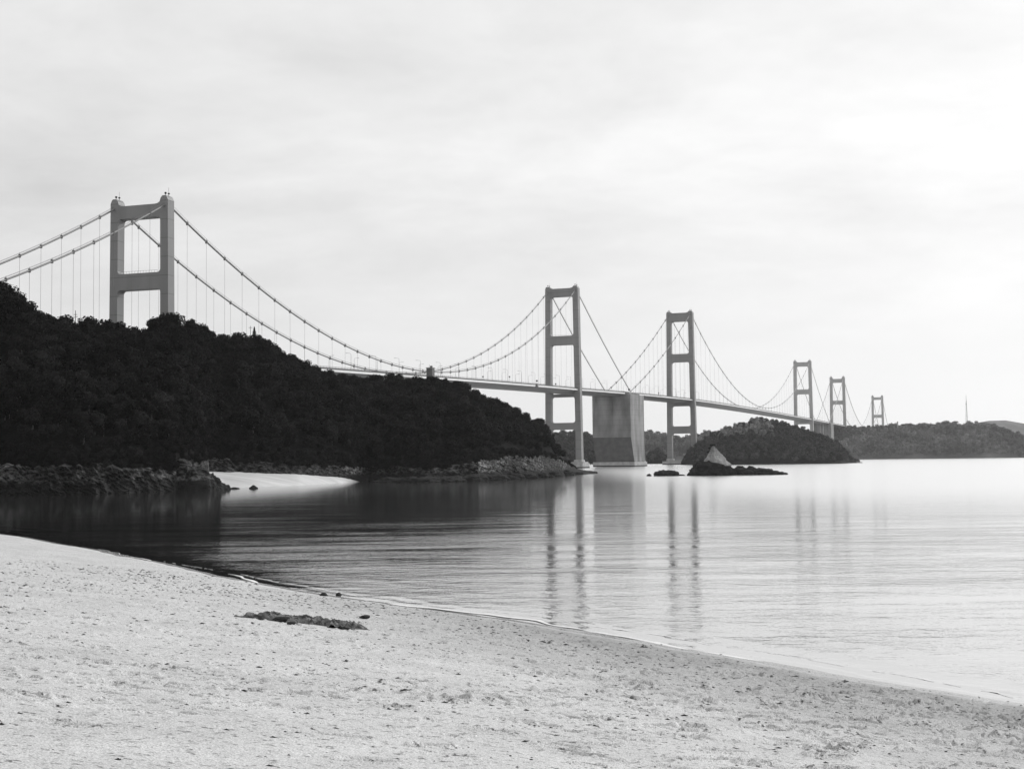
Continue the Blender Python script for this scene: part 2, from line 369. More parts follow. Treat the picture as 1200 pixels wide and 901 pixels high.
def build_sand():
    # view-fan grid: fine where the camera looks, coarse outside it
    th = np.concatenate([np.linspace(-175, -32, 60)[:-1], np.linspace(-32, -22.5, 40)[:-1], np.linspace(-22.5, 22.5, 1150), np.linspace(22.5, 32, 40)[1:], np.linspace(32, 185, 60)[1:]])*D2R
    # rows: distances whose spacing follows what the slope shows
    ds = [6.0]
    while ds[-1] < 22: ds.append(ds[-1]*1.04)
    while ds[-1] < 230: d = ds[-1]; ds.append(d+max(.05, d*d/(F*4.2)*.5 if d < 75 else d*d/(F*9)))
    while ds[-1] < 600: ds.append(ds[-1]*1.04)
    ds = np.array([1.0, 2, 3.5]+ds)
    R, T = np.meshgrid(ds, th, indexing='ij')
    x = R*np.sin(T); y = R*np.cos(T)
    z, s = sand_base(x, y)
    w = smooth(.5, 3, s)
    fine = (np.abs(T) < 26*D2R) & (R < 140)
    z = z + w*hm_sample(x, y)*np.where(s < 3, .4, 1) + np.where(fine, w*(.024*fbm(x*3, y*3, o=3, seed=9)+.016*fbm(x*1.1, y*1.1, o=2, seed=14)), 0)
    z = np.where(R > 400, np.minimum(z, 9), z)
    V = np.stack([x, y, z], -1).reshape(-1, 3)
    o = mesh_np('beach', V, grid_faces(len(ds), len(th)), M['sand'])
    tag(o, 'pale trodden sand beach sloping down to the sea in front', 'beach', kind='structure')
build_sand()
def build_water():
    th = np.concatenate([np.linspace(-95, -24, 30)[:-1], np.linspace(-24, 24, 700), np.linspace(24, 120, 40)[1:]])*D2R
    ds = [18.0]
    while ds[-1] < 260: d = ds[-1]; ds.append(d+max(.1, d*d/(F*10)*1.0))
    while ds[-1] < 14500: ds.append(ds[-1]*1.09)
    ds = np.array(ds)
    R, T = np.meshgrid(ds, th, indexing='ij'); x = R*np.sin(T); y = R*np.cos(T)
    s = shore_dist(x, y)
    z = np.zeros_like(x)
    q = s + .8*vnoise(x*.12, y*.12, seed=31)
    amp = .5+.5*vnoise(x*.07, y*.07, seed=33)
    for c0, wd, h in ((-.9, .25, .045), (-2.4, .4, .05), (-4.8, .6, .035), (-8.5, .9, .03)):
        z += h*amp*np.exp(-((q-c0+.3*vnoise(x*.6, y*.6, seed=int(50-c0)))/wd)**2)
    z += .012*fbm(x*.5, y*1.1, o=3, seed=36)*np.exp(-R/200)
    V = np.stack([x, y, z], -1).reshape(-1, 3)
    o = mesh_np('sea', V, grid_faces(len(ds), len(th)), M['water'])
    # ripples die out in the shallows and in the lee near the beach
    # and the long swell flattens away from the beach
    chop = (.25+.75*smooth(-.5, -6, s))*np.clip(95/R, 0, 1)**.8*(1-.45*smooth(-45, 40, x)*smooth(330, 40, R))*.95
    lee = smooth(335, 130, (x+163)*.859-(y-430)*.512)*smooth(90, 20, x)      # sheltered water under the headland
    chop = chop*(1-.85*lee)
    # slopes too small to see one by one widen the reflection with distance
    rg = (.03+.21*smooth(60, 480, R))*(1-.65*lee)
    ar = o.data.attributes.new('fine_slope', 'FLOAT', 'POINT'); ar.data.foreach_set('value', rg.astype(np.float32).ravel())
    at = o.data.attributes.new('chop', 'FLOAT', 'POINT'); at.data.foreach_set('value', chop.astype(np.float32).ravel())
    tag(o, 'calm bright sea reflecting the sky and bridge towers', 'sea', kind='structure')
build_water()

def foam():
    V = []; Fc = []
    segs = SH[2:-2]; L_ = np.concatenate([[0], np.cumsum(np.hypot(*(segs[1:]-segs[:-1]).T))])
    t = np.arange(0, L_[-1], .25); x = np.interp(t, L_, segs[:, 0]); y = np.interp(t, L_, segs[:, 1])
    dx = np.gradient(x); dy = np.gradient(y); l = np.hypot(dx, dy); nx_, ny_ = -dy/l, dx/l
    for off, wd, thr, sd_ in ((.1, .42, -.5, 1), (1.3, .16, .0, 2)):
        wv = off+.9*vnoise(t*.07, t*0, seed=40+sd_)+.25*vnoise(t*.4, t*0, seed=44)
        ww = wd*np.clip(vnoise(t*.11, t*0, seed=50+sd_)+vnoise(t*.6, t*0, seed=52)*.35+(vnoise(t*2.5, t*0, seed=57)*.8 if sd_ == 2 else 0)-thr, 0, 1)*smooth(-55, -15, x)
        # start from where the sand really meets the water
        px_, py_ = x+nx_*wv, y+ny_*wv; s = shore_dist(px_, py_)
        b = len(V)
        for i in range(len(t)):
            for q in (0, .5, 1):
                V.append((px_[i]+nx_[i]*ww[i]*q, py_[i]+ny_[i]*ww[i]*q, .035+.01*(q == .5)))
        for i in range(len(t)-1):
            if ww[i] > .02 or ww[i+1] > .02:
                for q in (0, 1): Fc.append((b+i*3+q, b+i*3+q+1, b+i*3+3+q+1, b+i*3+3+q))
    o = mesh_np('foam', V, Fc, mat('foam', .8, .6, .1, 3, spec=.2)); tag(o, 'thin broken white foam lines along the edge of the sand', 'foam', kind='stuff')
foam()

# dark flecks of shell and weed lying on the sand
def flecks():
    V = []; Fc = []
    xs = rng.uniform(-42, 28, 26000); ys = rng.uniform(20, 118, 26000); zs, ss = sand_base(xs, ys); zs = zs+hm_sample(xs, ys)
    pr = .25+.5*np.exp(-((ss-7-2*np.sin(xs*.2))/4)**2)+.6*np.maximum(0, vnoise(xs*.3, ys*.3, seed=7)+.1)
    for k in np.where((ss > .6) & (rng.random(26000) < pr))[0]:
        x, y, z = float(xs[k]), float(ys[k]), float(zs[k])
        r = random.choice((.010, .013, .016, .02, .025, .045))*random.uniform(.7, 1.2)*(1+.012*y); b = len(V)
        n = 5
        for j in range(n):
            a = j*6.283/n+random.random()*.6; V.append((x+r*math.cos(a)*random.uniform(.8, 2.4), y+r*math.sin(a), z-.01))
        V.append((x, y, z+r*.45))
        for j in range(n): Fc.append((b+j, b+(j+1) % n, b+n))
    o = mesh_np('shell_debris', V, Fc, M['stone'], shade=False)
    tag(o, 'tiny dark bits of shell and weed strewn on the sand', 'debris', kind='stuff')
flecks()

# ------------------------------------------------------------------ headland
def itp(tab): 
    t = np.array(tab, float); return lambda X: np.interp(X, t[:, 0], t[:, 1])
def wl(px, py): return float(at_z(px, py)[1])     # distance of a waterline point
COAST = [(-520, 330), (-300, 395), (-100, 425), (0, wl(0, 580)), (60, wl(60, 580)), (150, wl(150, 577.5)), (205, wl(205, 575.5)), (225, 500), (245, 545), (300, 560), (350, 575), (415, 614), (432, wl(432, 564)+4), (500, wl(500, 564)), (560, wl(560, 562.5)), (620, wl(620, 559.5)), (660, wl(660, 557)), (690, wl(690, 555)), (700, wl(700, 554.7))]
dc = itp(COAST)
SKY = [(-520, 350), (-300, 330), (-100, 335), (0, 340), (20, 345), (32, 362), (60, 374), (90, 382), (125, 383), (160, 384), (180, 376), (200, 375), (225, 378), (240, 389), (260, 392), (290, 390), (312, 402), (330, 411), (350, 419), (380, 434), (420, 442), (455, 439), (490, 441), (520, 445), (545, 449), (560, 459), (590, 471), (620, 485), (634, 490), (643, 505), (652, 523), (665, 540), (683, 552), (700, 556)]
sky = itp(SKY)
rdep = itp([(-520, 90), (0, 95), (180, 100), (245, 60), (300, 80), (400, 110), (500, 120), (560, 110), (610, 75), (640, 40), (665, 20), (690, 7), (700, 5)])
back = itp([(-520, 150), (400, 140), (560, 100), (640, 60), (700, 12)])
zc0 = itp([(-520, 0), (205, 0), (245, 6.4), (300, 5.4), (350, 4.4), (415, 2.2), (432, 0), (700, 0)])
hcl = itp([(-520, 8), (0, 9), (100, 9), (200, 7), (245, 4.5), (300, 3.5), (415, 4), (440, 6), (520, 5.5), (560, 8.5), (600, 10.5), (645, 10), (665, 6), (680, 2), (700, .3)])
TREEH = 6.0
def ridge(X):
    d = dc(X)+rdep(X)
    z = at_d(X, sky(X), d)[..., 2]
    return d, np.maximum(z-(TREEH-.3*smooth(310, 350, X)*smooth(600, 560, X))*smooth(690, 640, X), 1.0)
CSL = .45      # cliff lean
def col_px(x, y): 
    # picture column of a ground point (at mid height)
    v = np.stack([x, y, np.full_like(x, 25.)-CH], -1)
    return 600+F*(v@_r)/(v@_f)
def head_h(X, d):
    dr, hr = ridge(X); c0 = dc(X)+CSL*hcl(X); zc = zc0(X)+hcl(X); hr = np.maximum(hr, zc+.3)
    t = np.clip((d-c0)/np.maximum(dr-c0, 1), 0, 1)
    x = colx(X, d)
    prof = t**.85*(1.15-.15*t)
    n = fbm(x*.018, d*.018, o=4, seed=61)*9*np.sin(np.pi*t)
    z = zc+(hr-zc)*prof+n*np.clip((hr-zc)/40, 0, 1)
    tb = np.clip((d-dr)/back(X), 0, 1)
    return np.where(d > dr, hr*(1-smooth(0, 1, tb))-2*tb, z)
def build_head():
    X = np.concatenate([np.arange(-520, 0, 8), np.arange(0, 700.1, 2.5)])
    dr, hr = ridge(X)
    v1 = np.linspace(0, 1, 60); v2 = np.linspace(0, 1, 30)[1:]
    c0 = dc(X)+CSL*hcl(X)
    D = np.concatenate([c0[None]+(dr-c0)[None]*v1[:, None], dr[None]+back(X)[None]*v2[:, None]])
    XX = np.broadcast_to(X, D.shape)
    Z = head_h(XX, D); x = colx(XX, D)
    V = np.stack([x, D, Z], -1).reshape(-1, 3)
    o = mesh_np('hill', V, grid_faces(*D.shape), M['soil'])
    tag(o, 'dark wooded headland slope left of the bridge', 'hill', kind='structure')
    # cliff band
    X = np.arange(-520, 700.1, .9); v = np.linspace(0, 1, 70)
    top = zc0(X)+hcl(X)
    zz = (zc0(X)-1.2)[None]+(top-zc0(X)+1.2+.8)[None]*v[:, None]
    XX = np.broadcast_to(X, zz.shape)
    base = dc(XX)+CSL*np.maximum(zz-zc0(XX), -.5)
    xw = colx(XX, base)
    along = (XX*.35)
    amp = np.clip(hcl(XX)/9, .08, 1.5)
    u = along*.9+zz*.75; w = zz*.9-along*.35
    n = 3.2*fbm(along*.12, zz*.10, base*0+1., o=3, seed=70)+1.9*fbm(u*.26, w*.24, o=4, seed=71, ridged=True)+.5*fbm(u*.8, w*.9, o=3, seed=75, ridged=True)
    sv = (zz+along*.45+.8*vnoise(along*.2, zz*.3, seed=78))/1.5; n = n+1.3*(sv-np.floor(sv))**2+.35*np.floor(1.5*vnoise(along*.5, zz*.5, seed=79))
    lowledge = 1.8*smooth(2.6, .6, zz-zc0(XX))*(zc0(XX) < .5)*np.clip(vnoise(along*.12, along*0, seed=5)+.7, 0, 1)
    D = base-amp*(n*smooth(1.05, .9, v)[:, None]+.3)-lowledge*amp
    V = np.stack([colx(XX, D), D, zz+(1.3*fbm(along*.3, base*0, o=3, seed=83)*v[:, None]**3*amp)+.4*amp*fbm(along, zz*.7, o=2, seed=81)], -1).reshape(-1, 3)
    o = mesh_np('sea_cliff', V, grid_faces(*D.shape), M['cliff'], shade=False)
    tag(o, 'low rocky sea cliff with pale upper rock along the headland foot', 'cliff', kind='structure')
build_head()
# cove beach
def build_cove():
    X = np.arange(225, 436, 1.5)
    yf = itp([(225, 574.5), (262, 572), (300, 570.7), (350, 568.7), (400, 565.8), (420, 564.5), (436, 563.5)])
    f = at_z(X, yf(X))[:, 1]; bk = dc(X)+2
    v = np.linspace(-.25, 1, 40)
    D = f[None]+(bk-f)[None]*v[:, None]; XX = np.broadcast_to(X, D.shape)
    Z = zc0(XX)*np.sign(v)[:, None]*np.abs(v)[:, None]**.9+.15*fbm(XX*.05, D*.1, o=3, seed=8)
    V = np.stack([colx(XX, D), D, Z], -1).reshape(-1, 3)
    o = mesh_np('cove_beach', V, grid_faces(*D.shape), M['cove_sand'])
    tag(o, 'small bright sand beach tucked under the dark headland', 'beach', kind='structure')
build_cove()

# ------------------------------------------------------------------ trees
def crown_mesh(name, m, seed, rx=3.8, rz=3.2, nb=10, per=110, leaf=.42, conic=False):
    r = random.Random(seed); V = []; Fc = []
    blobs = []
    for i in range(nb):
        a = r.random()*6.283; q = r.random()**.5
        z = r.uniform(-.55, .75)*rz
        if conic: q *= (1-(z+.55*rz)/(1.35*rz))*.9+.1
        else: q *= math.sqrt(max(.1, 1-(z/rz)**2))
        br = rx*r.uniform(.30, .48)*(.6 if conic else 1)
        blobs.append((rx*.62*q*math.cos(a), rx*.62*q*math.sin(a), z, br))
    for bx, by, bz, br in blobs:
        for k in range(per):
            th = r.random()*6.283; ph = math.acos(r.uniform(-1, 1)); d = br*r.uniform(.72, 1.14)
            n = Vector((math.sin(ph)*math.cos(th), math.sin(ph)*math.sin(th), math.cos(ph)))
            p = Vector((bx, by, bz))+n*d*Vector((1, 1, .85)).length/1.6
            p.z = bz+n.z*d*.8
            nn = (n+Vector((r.gauss(0, .5), r.gauss(0, .5), r.gauss(0, .5)+.3))).normalized()
            t = nn.orthogonal().normalized(); t.rotate(Matrix.Rotation(r.random()*6.28, 3, nn)); s = nn.cross(t)
            L = leaf*r.uniform(.6, 1.4); b = len(V)
            V += [p-t*L, p+s*L*.5+nn*.05, p+t*L, p-s*L*.5]
            Fc.append((b, b+1, b+2, b+3))
    me_o = mesh_np(name, [tuple(v) for v in V], Fc, m, shade=False)
    me = me_o.data; bpy.data.objects.remove(me_o); return me
def trunk_mesh(seed, h=6.0):
    r = random.Random(seed); mb = MB()
    pts = [(0, 0, -1.5), (r.uniform(-.2, .2), r.uniform(-.2, .2), h*.35), (r.uniform(-.4, .4), r.uniform(-.4, .4), h*.8)]
    mb.tube(pts, [.28, .2, .1], 6)
    for k in range(4):
        a = r.random()*6.28; z = h*r.uniform(.35, .6); l = r.uniform(1.3, 2.2)
        mb.tube([(pts[1][0], pts[1][1], z), (l*.5*math.cos(a), l*.5*math.sin(a), z+.8), (l*math.cos(a), l*math.sin(a), z+1.7)], [.12, .08, .04], 5)
    o = mb.build('trunk', M['bark']); me = o.data; bpy.data.objects.remove(o); return me
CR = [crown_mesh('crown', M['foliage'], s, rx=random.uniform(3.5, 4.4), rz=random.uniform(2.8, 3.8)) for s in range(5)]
CRP = [crown_mesh('crown', M['foliage_pale'], 40+s, rx=3.4, rz=3.6) for s in range(2)]
CRM = [crown_mesh('crown', M['foliage_mid_hazed'], 60+s, rx=3.9, rz=3.2) for s in range(3)]
def cone_mesh():
    r = random.Random(5); V = []; Fc = []
    for k in range(1500):
        h = r.random()**1.2; z = -2+9.5*h; rad = 3.0*(1-h)*(.65+.45*abs(math.sin(h*16)))*r.random()**.4+.1; a = r.random()*6.283
        p = Vector((rad*math.cos(a), rad*math.sin(a), z-rad*.25)); n = Vector((math.cos(a), math.sin(a), .8+r.gauss(0, .4))).normalized()
        t = n.orthogonal().normalized(); s = n.cross(t); L = .3*r.uniform(.6, 1.3); b = len(V); V += [p-t*L, p+s*L*.5, p+t*L, p-s*L*.5]; Fc.append((b, b+1, b+2, b+3))
    o = mesh_np('crown', [tuple(v) for v in V], Fc, M['foliage'], shade=False); me = o.data; bpy.data.objects.remove(o); return me
CONE = cone_mesh()
CRF = [crown_mesh('crown', M['foliage_far_hazed'], 80+s, rx=3.9, rz=3.0, nb=8, per=80, leaf=.55) for s in range(2)]
TR = [trunk_mesh(s) for s in range(3)]
def tree(x, y, z, sc, crown, label, cat='tree', group=None, sz=1., name='broadleaf_tree'):
    e = empty(name, (x, y, z)); e.scale = (sc, sc, sc*sz); e.rotation_euler = (0, 0, random.random()*6.28)
    tag(e, label, cat, group)
    t = bpy.data.objects.new('trunk', random.choice(TR)); link(t); t.parent = e
    c = bpy.data.objects.new('crown', crown); link(c); c.parent = e; c.location = (0, 0, 3.6)
    return e
def gn_scatter(name, pts, scs, crowns, label, cat, m=None):
    """one object: crowns instanced on its own points"""
    me = bpy.data.meshes.new(name); me.vertices.add(len(pts)); me.vertices.foreach_set('co', np.asarray(pts, np.float32).ravel())
    a = me.attributes.new('sc', 'FLOAT', 'POINT'); a.data.foreach_set('value', np.asarray(scs, np.float32))
    a = me.attributes.new('rz', 'FLOAT', 'POINT'); a.data.foreach_set('value', rng.uniform(0, 6.28, len(pts)).astype(np.float32))
    a = me.attributes.new('which', 'INT', 'POINT'); a.data.foreach_set('value', rng.integers(0, len(crowns), len(pts)).astype(np.int32))
    me.update(); o = bpy.data.objects.new(name, me); link(o)
    ng = bpy.data.node_groups.new(name, 'GeometryNodeTree')
    ng.interface.new_socket('Geometry', in_out='INPUT', socket_type='NodeSocketGeometry')
    ng.interface.new_socket('Geometry', in_out='OUTPUT', socket_type='NodeSocketGeometry')
    N = ng.nodes; L = ng.links; gi = N.new('NodeGroupInput'); go = N.new('NodeGroupOutput')
    def attr(nm, ty):
        n = N.new('GeometryNodeInputNamedAttribute'); n.data_type = ty; n.inputs['Name'].default_value = nm; return n.outputs['Attribute']
    j = N.new('GeometryNodeGeometryToInstance')
    for c in reversed(crowns):
        oi = N.new('GeometryNodeObjectInfo'); oi.inputs['Object'].default_value = c; oi.transform_space = 'ORIGINAL'
        L.new(oi.outputs['Geometry'], j.inputs[0])
    ip = N.new('GeometryNodeInstanceOnPoints'); ip.inputs['Pick Instance'].default_value = True
    L.new(gi.outputs[0], ip.inputs['Points']); L.new(j.outputs[0], ip.inputs['Instance'])
    L.new(attr('which', 'INT'), ip.inputs['Instance Index']); L.new(attr('sc', 'FLOAT'), ip.inputs['Scale'])
    cx = N.new('ShaderNodeCombineXYZ'); L.new(attr('rz', 'FLOAT'), cx.inputs[2]); L.new(cx.outputs[0], ip.inputs['Rotation'])
    L.new(ip.outputs[0], go.inputs[0])
    md = o.modifiers.new('scatter', 'NODES'); md.node_group = ng
    tag(o, label, cat, kind='stuff'); return o

# headland wood
pts = []
y0, y1, x0, x1 = 360, 960, -340, 80
step = 4.7
for gy in np.arange(y0, y1, step):
    for gx in np.arange(x0, x1, step):
        pts.append((gx+random.uniform(-2.2, 2.2), gy+random.uniform(-2.2, 2.2)))
P = np.array(pts); X = col_px(P[:, 0], P[:, 1])
for _ in range(2):     # refine column with the true ground height
    Z = head_h(X, P[:, 1]); v = np.stack([P[:, 0], P[:, 1], Z-CH], -1); X = 600+F*(v@_r)/(v@_f)
drr, hrr = ridge(X)
c0 = dc(X)+CSL*hcl(X)+.5
ok = (X > -420) & (X < 672) & (P[:, 1] > c0) & (P[:, 1] < drr+45)
bare = fbm(P[:, 0]*.03, P[:, 1]*.03, o=2, seed=90) > .62
ok &= ~bare
P, X, Z, drr, c0 = P[ok], X[ok], Z[ok], drr[ok], c0[ok]
P3 = np.stack([P[:, 0], P[:, 1], Z], -1)
# bushes are smaller near the cliff edge and tip of the headland
SCL = (.62+.85*rng.random(len(P))**1.5)*np.interp(P[:, 1]-c0, [0, 12], [.5, 1])*np.interp(X, [600, 640, 672], [1, .8, .45])
SCL = np.where((X > 320) & (P[:, 1] > drr-30), np.minimum(SCL, .98), SCL)
infr = (X > -5)
sk = np.abs(P[:, 1]-drr) < 9
idx_sky = np.where(infr & sk)[0]; rng.shuffle(idx_sky); idx_sky = idx_sky[:165]
rest = np.array([i for i in np.where(infr & (P[:, 1] < drr))[0] if i not in set(idx_sky)])
rest = rest[np.argsort(P[rest, 1]/SCL[rest])][:125]
ind = set(idx_sky) | set(rest)
for i in sorted(ind):
    on = i in set(idx_sky)
    tree(*P3[i], SCL[i], random.choice(CR), 'dark broadleaf tree on the skyline of the wooded headland' if on else 'dark broadleaf tree low on the near slope above the sea cliff',
         group='trees along the headland skyline' if on else 'trees on the near headland slope')
crown_src = [o for o in COL.objects if o.name.startswith('crown')]
src = []
for me in CR:
    src.append(next(o for o in crown_src if o.data == me))
others = [i for i in range(len(P)) if i not in ind]
op = P3[others].copy(); op[:, 2] += 3.4*SCL[others]
bx = rng.uniform(-300, 676, 1500); bh = hcl(bx); bd = dc(bx)+CSL*bh+rng.uniform(-1.2, 7, len(bx))
bsc = rng.uniform(.22, .5, len(bx))*np.interp(bx, [600, 680], [1, .6])
bp3 = np.stack([colx(bx, bd), bd, head_h(bx, bd)+.9*bsc+.2], -1)
gx_ = rng.uniform(196, 256, 420); gt = rng.random(420); gc = dc(gx_)+CSL*hcl(gx_); gd = gc+(ridge(gx_)[0]-gc)*gt; gs = rng.uniform(.5, 1.0, 420)*(.5+.5*np.minimum(gt*5, 1))
gp = np.stack([colx(gx_, gd), gd, head_h(gx_, gd)+1.8*gs], -1)
op = np.concatenate([op, bp3, gp]); osc = np.concatenate([SCL[others], bsc, gs])
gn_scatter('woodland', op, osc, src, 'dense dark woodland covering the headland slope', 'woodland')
# individual trees that stand out
for px, py, d, sc, cr, lab, nm in [
    (298, 384, ridge(298)[0]+2, .8, CONE, 'pointed conifer poking above the headland skyline', 'conifer_tree'),
    (10, 338, ridge(10)[0]-3, 1.25, CR[1], 'tallest bushy tree at the top left of the headland', 'broadleaf_tree'),
    (186, 371, ridge(186)[0], 1.0, CR[2], 'rounded tree in front of the foot of the nearest bridge tower', 'broadleaf_tree')]:
    top = at_d(px, py, d); tree(top[0], top[1], top[2]-(10.5 if cr is CONE else 6.6)*sc, sc, cr, lab, name=nm)

# ------------------------------------------------------------------ further islands
def island(name, px0, px1, top_tab, d0, depth, treeh, label, mats, tree_step, cr, crsz, lab2, zb=0., fsoil='soil', pale=None, stone_shore=True):
    tt = itp(top_tab); X = np.linspace(px0, px1, 160); v = np.linspace(0, 1, 26); v2 = np.linspace(0, 1, 14)[1:]
    edge = smooth(0, .12, (X-px0)/(px1-px0))*smooth(0, .12, (px1-X)/(px1-px0))
    def geo(X):
        e = smooth(0, .15, (X-px0)/(px1-px0))*smooth(0, .15, (px1-X)/(px1-px0))
        front = d0+depth*.35*(1-e); rd = front+depth*(.1+.4*e)
        hr = np.maximum(at_d(X, tt(X), rd)[..., 2]-treeh*e, .6)
        return front, rd, hr
    def h(X, d):
        f, rd, hr = geo(X); t = np.clip((d-f)/np.maximum(rd-f, 1), 0, 1)
        z = -1+2.5*smooth(0, .04, t)+(hr-1.5)*t**.7+fbm(colx(X, d)*.02, d*.02, o=3, seed=int(d0))*hr*.12*np.sin(np.pi*t)
        tb = np.clip((d-rd)/(depth*.5), 0, 1)
        return np.where(d > rd, hr*(1-tb**1.5)-1.5*tb, z)
    f, rd, hr = geo(X)
    D = np.concatenate([f[None]+(rd-f)[None]*v[:, None], rd[None]+depth*.5*v2[:, None]])
    XX = np.broadcast_to(X, D.shape); x = colx(XX, D)
    o = mesh_np(name, np.stack([x, D, h(XX, D)], -1).reshape(-1, 3), grid_faces(*D.shape), M[fsoil])
    tag(o, label, 'island', kind='structure')
    if not tree_step: return
    xs0, xs1 = x.min(), x.max(); P = []
    for gy in np.arange(d0, rd.max()+25, tree_step):
        for gx in np.arange(xs0, xs1, tree_step): P.append((gx+random.uniform(-.4, .4)*tree_step, gy+random.uniform(-.4, .4)*tree_step))
    P = np.array(P); Xp = 600+F*P[:, 0]/P[:, 1]
    for _ in range(3):
        q = colx(Xp, P[:, 1]); Xp = Xp+(P[:, 0]-q)/P[:, 1]*F
    ff, rr, hh = geo(Xp)
    ok = (Xp > px0+1) & (Xp < px1-1) & (P[:, 1] > ff+3) & (P[:, 1] < rr+15)
    P, Xp = P[ok], Xp[ok]; Z = h(Xp, P[:, 1])
    ee = smooth(0, .15, (Xp-px0)/(px1-px0))*smooth(0, .15, (px1-Xp)/(px1-px0))
    sc = (.6+.8*rng.random(len(P))**1.5)*crsz*(.3+.7*ee)
    P3 = np.stack([P[:, 0], P[:, 1], Z+2.2*sc], -1)
    m2 = np.zeros(len(P), bool)
    if pale is not None:
        vy = np.stack([P[:, 0], P[:, 1], Z-CH], -1); py = 450.5-F*(vy@_u)/(vy@_f)
        m2 = pale(Xp, py)
        if m2.any(): gn_scatter('bamboo_grove', P3[m2], sc[m2], pale_src, 'paler grove of feathery trees on top of the wooded island', 'grove')
    gn_scatter('island_woodland', P3[~m2], sc[~m2], cr, lab2, 'woodland')
# two seed trees for the groves (real trees on the mid island)
mid_src = []; pale_src = []
for k, (px, py) in enumerate([(812, 541), (990, 538), (826, 541)]):
    p = at_d(px, py, 1640); e = tree(p[0], p[1], 1.5, 1.0, CRM[k], ['dark low tree at the left foot of the wooded islet', 'dark low tree near the right tip of the wooded islet', 'dark tree just behind the pointed sea rock'][k]); mid_src.append(next(c for c in e.children if c.name.startswith("crown")))
for k, (px, py) in enumerate([(880, 492), (897, 491)]):
    p = at_d(px, py, 1780); e = tree(p[0], p[1], p[2]-6, 1.0, CRP[k], ['pale feathery tree topping the islet, left of its peak', 'pale feathery tree topping the islet, at its peak'][k]); pale_src.append(next(c for c in e.children if c.name.startswith("crown")))
rs = np.random.default_rng(4)
far_src = []
for k, (px, top) in enumerate([(1008, 'left'), (1196, 'right')]):
    p = at_d(px, 536, 3050); e = tree(p[0], p[1], 3, 1.2, CRF[k], 'tree low on the %s end of the long far headland' % top); far_src.append(next(c for c in e.children if c.name.startswith("crown")))
island('wooded_island', 798, 1008, [(798, 541), (806, 528), (820, 516), (832, 509), (850, 501), (870, 494), (890, 488), (905, 489), (920, 494), (935, 500), (950, 503), (965, 509), (980, 517), (992, 528), (1000, 537), (1008, 541)], 1560, 260, 5.5,
       'dark wooded island under the second bridge', None, 6.0, mid_src, 1.05, 'dense dark trees covering the island under the bridge',
       pale=lambda X, py: (X > 838) & (X < 908) & (py < 513) & (vnoise(X*.12, py*.2, seed=2) > -.35))
island('island_behind_pier', 560, 740, [(560, 520), (600, 512), (640, 507), (655, 505), (668, 504), (680, 503), (690, 507), (702, 515), (715, 525), (740, 538)], 2050, 300, 7, 'dark wooded hill seen between the legs of the second tower', None, 9, mid_src, 1.4, 'trees covering the hill behind the second tower')
island('distant_hills', 730, 900, [(730, 512), (762, 509), (775, 512), (790, 515), (800, 517), (812, 513), (826, 509), (840, 513), (900, 520)], 3300, 500, 0, 'pale distant hills between anchorage and third tower', None, 13, far_src, 1.9, 'woodland covering the distant hills', fsoil='far_soil')
island('low_islet', 757, 790, [(757, 534), (763, 527), (768, 524), (774, 525), (780, 531), (790, 541)], 1960, 60, 7, 'small dark bushy islet right of the anchorage', None, 6, mid_src, 1.2, 'dark trees on the islet right of the anchorage')
island('far_wooded_headland', 930, 1290, [(930, 520), (950, 508), (965, 502), (985, 500), (1000, 499), (1010, 501), (1040, 498), (1080, 497), (1095, 497), (1110, 494.5), (1125, 496.5), (1140, 495.5), (1160, 496), (1172, 499), (1185, 504), (1200, 510), (1230, 520), (1290, 532)], 2900, 420, 6, 'long wooded headland across the strait at right', None, 9.5, far_src, 1.5, 'woodland covering the long headland at right', fsoil='far_soil')
island('far_mountain', 1050, 1500, [(1050, 508), (1120, 500), (1160, 493), (1180, 492.5), (1200, 496), (1250, 505), (1500, 525)], 7400, 900, 0, 'faint distant mountain beyond the right headland', None, 0, None, 1, '', fsoil='far_soil')
island('far_shore', 300, 860, [(300, 525), (600, 522), (700, 518), (800, 519), (860, 527)], 6500, 900, 0, 'faint distant shore behind the bridge', None, 0, None, 1, '', fsoil='far_soil')

# ------------------------------------------------------------------ bridges
def tp(px, k): d = k*F; return np.array([colx(px, d, 500), d])
T1, T2, T3, T4, T5, T6 = tp(165.5, .41), tp(661, .83), tp(799, 1.076), tp(942, 1.643), tp(982.5, 1.978), tp(1029, 2.59)
A4 = T2+(T3-T2)*.40
A7 = T4+(T5-T4)*.5
B0 = T1-(T2-T1)/np.linalg.norm(T2-T1)*170
A10 = T6+(T6-T5)/np.linalg.norm(T6-T5)*270
PTS = [B0, T1, T2, A4, T3, T4, A7, T5, T6, A10]
def zpx(px, py, k): return float(at_d(px, py, k*F)[2])
dirs = [(b-a)/np.linalg.norm(b-a) for a, b in zip(PTS[:-1], PTS[1:])]
TD = []
for i in range(len(PTS)):
    d = (dirs[max(i-1, 0)]+dirs[min(i, len(dirs)-1)]); TD.append(d/np.linalg.norm(d))
NR = [np.array([t[1], -t[0]]) for t in TD]     # to the right (towards the camera's side)
arc = np.concatenate([[0], np.cumsum([np.linalg.norm(b-a) for a, b in zip(PTS[:-1], PTS[1:])])])
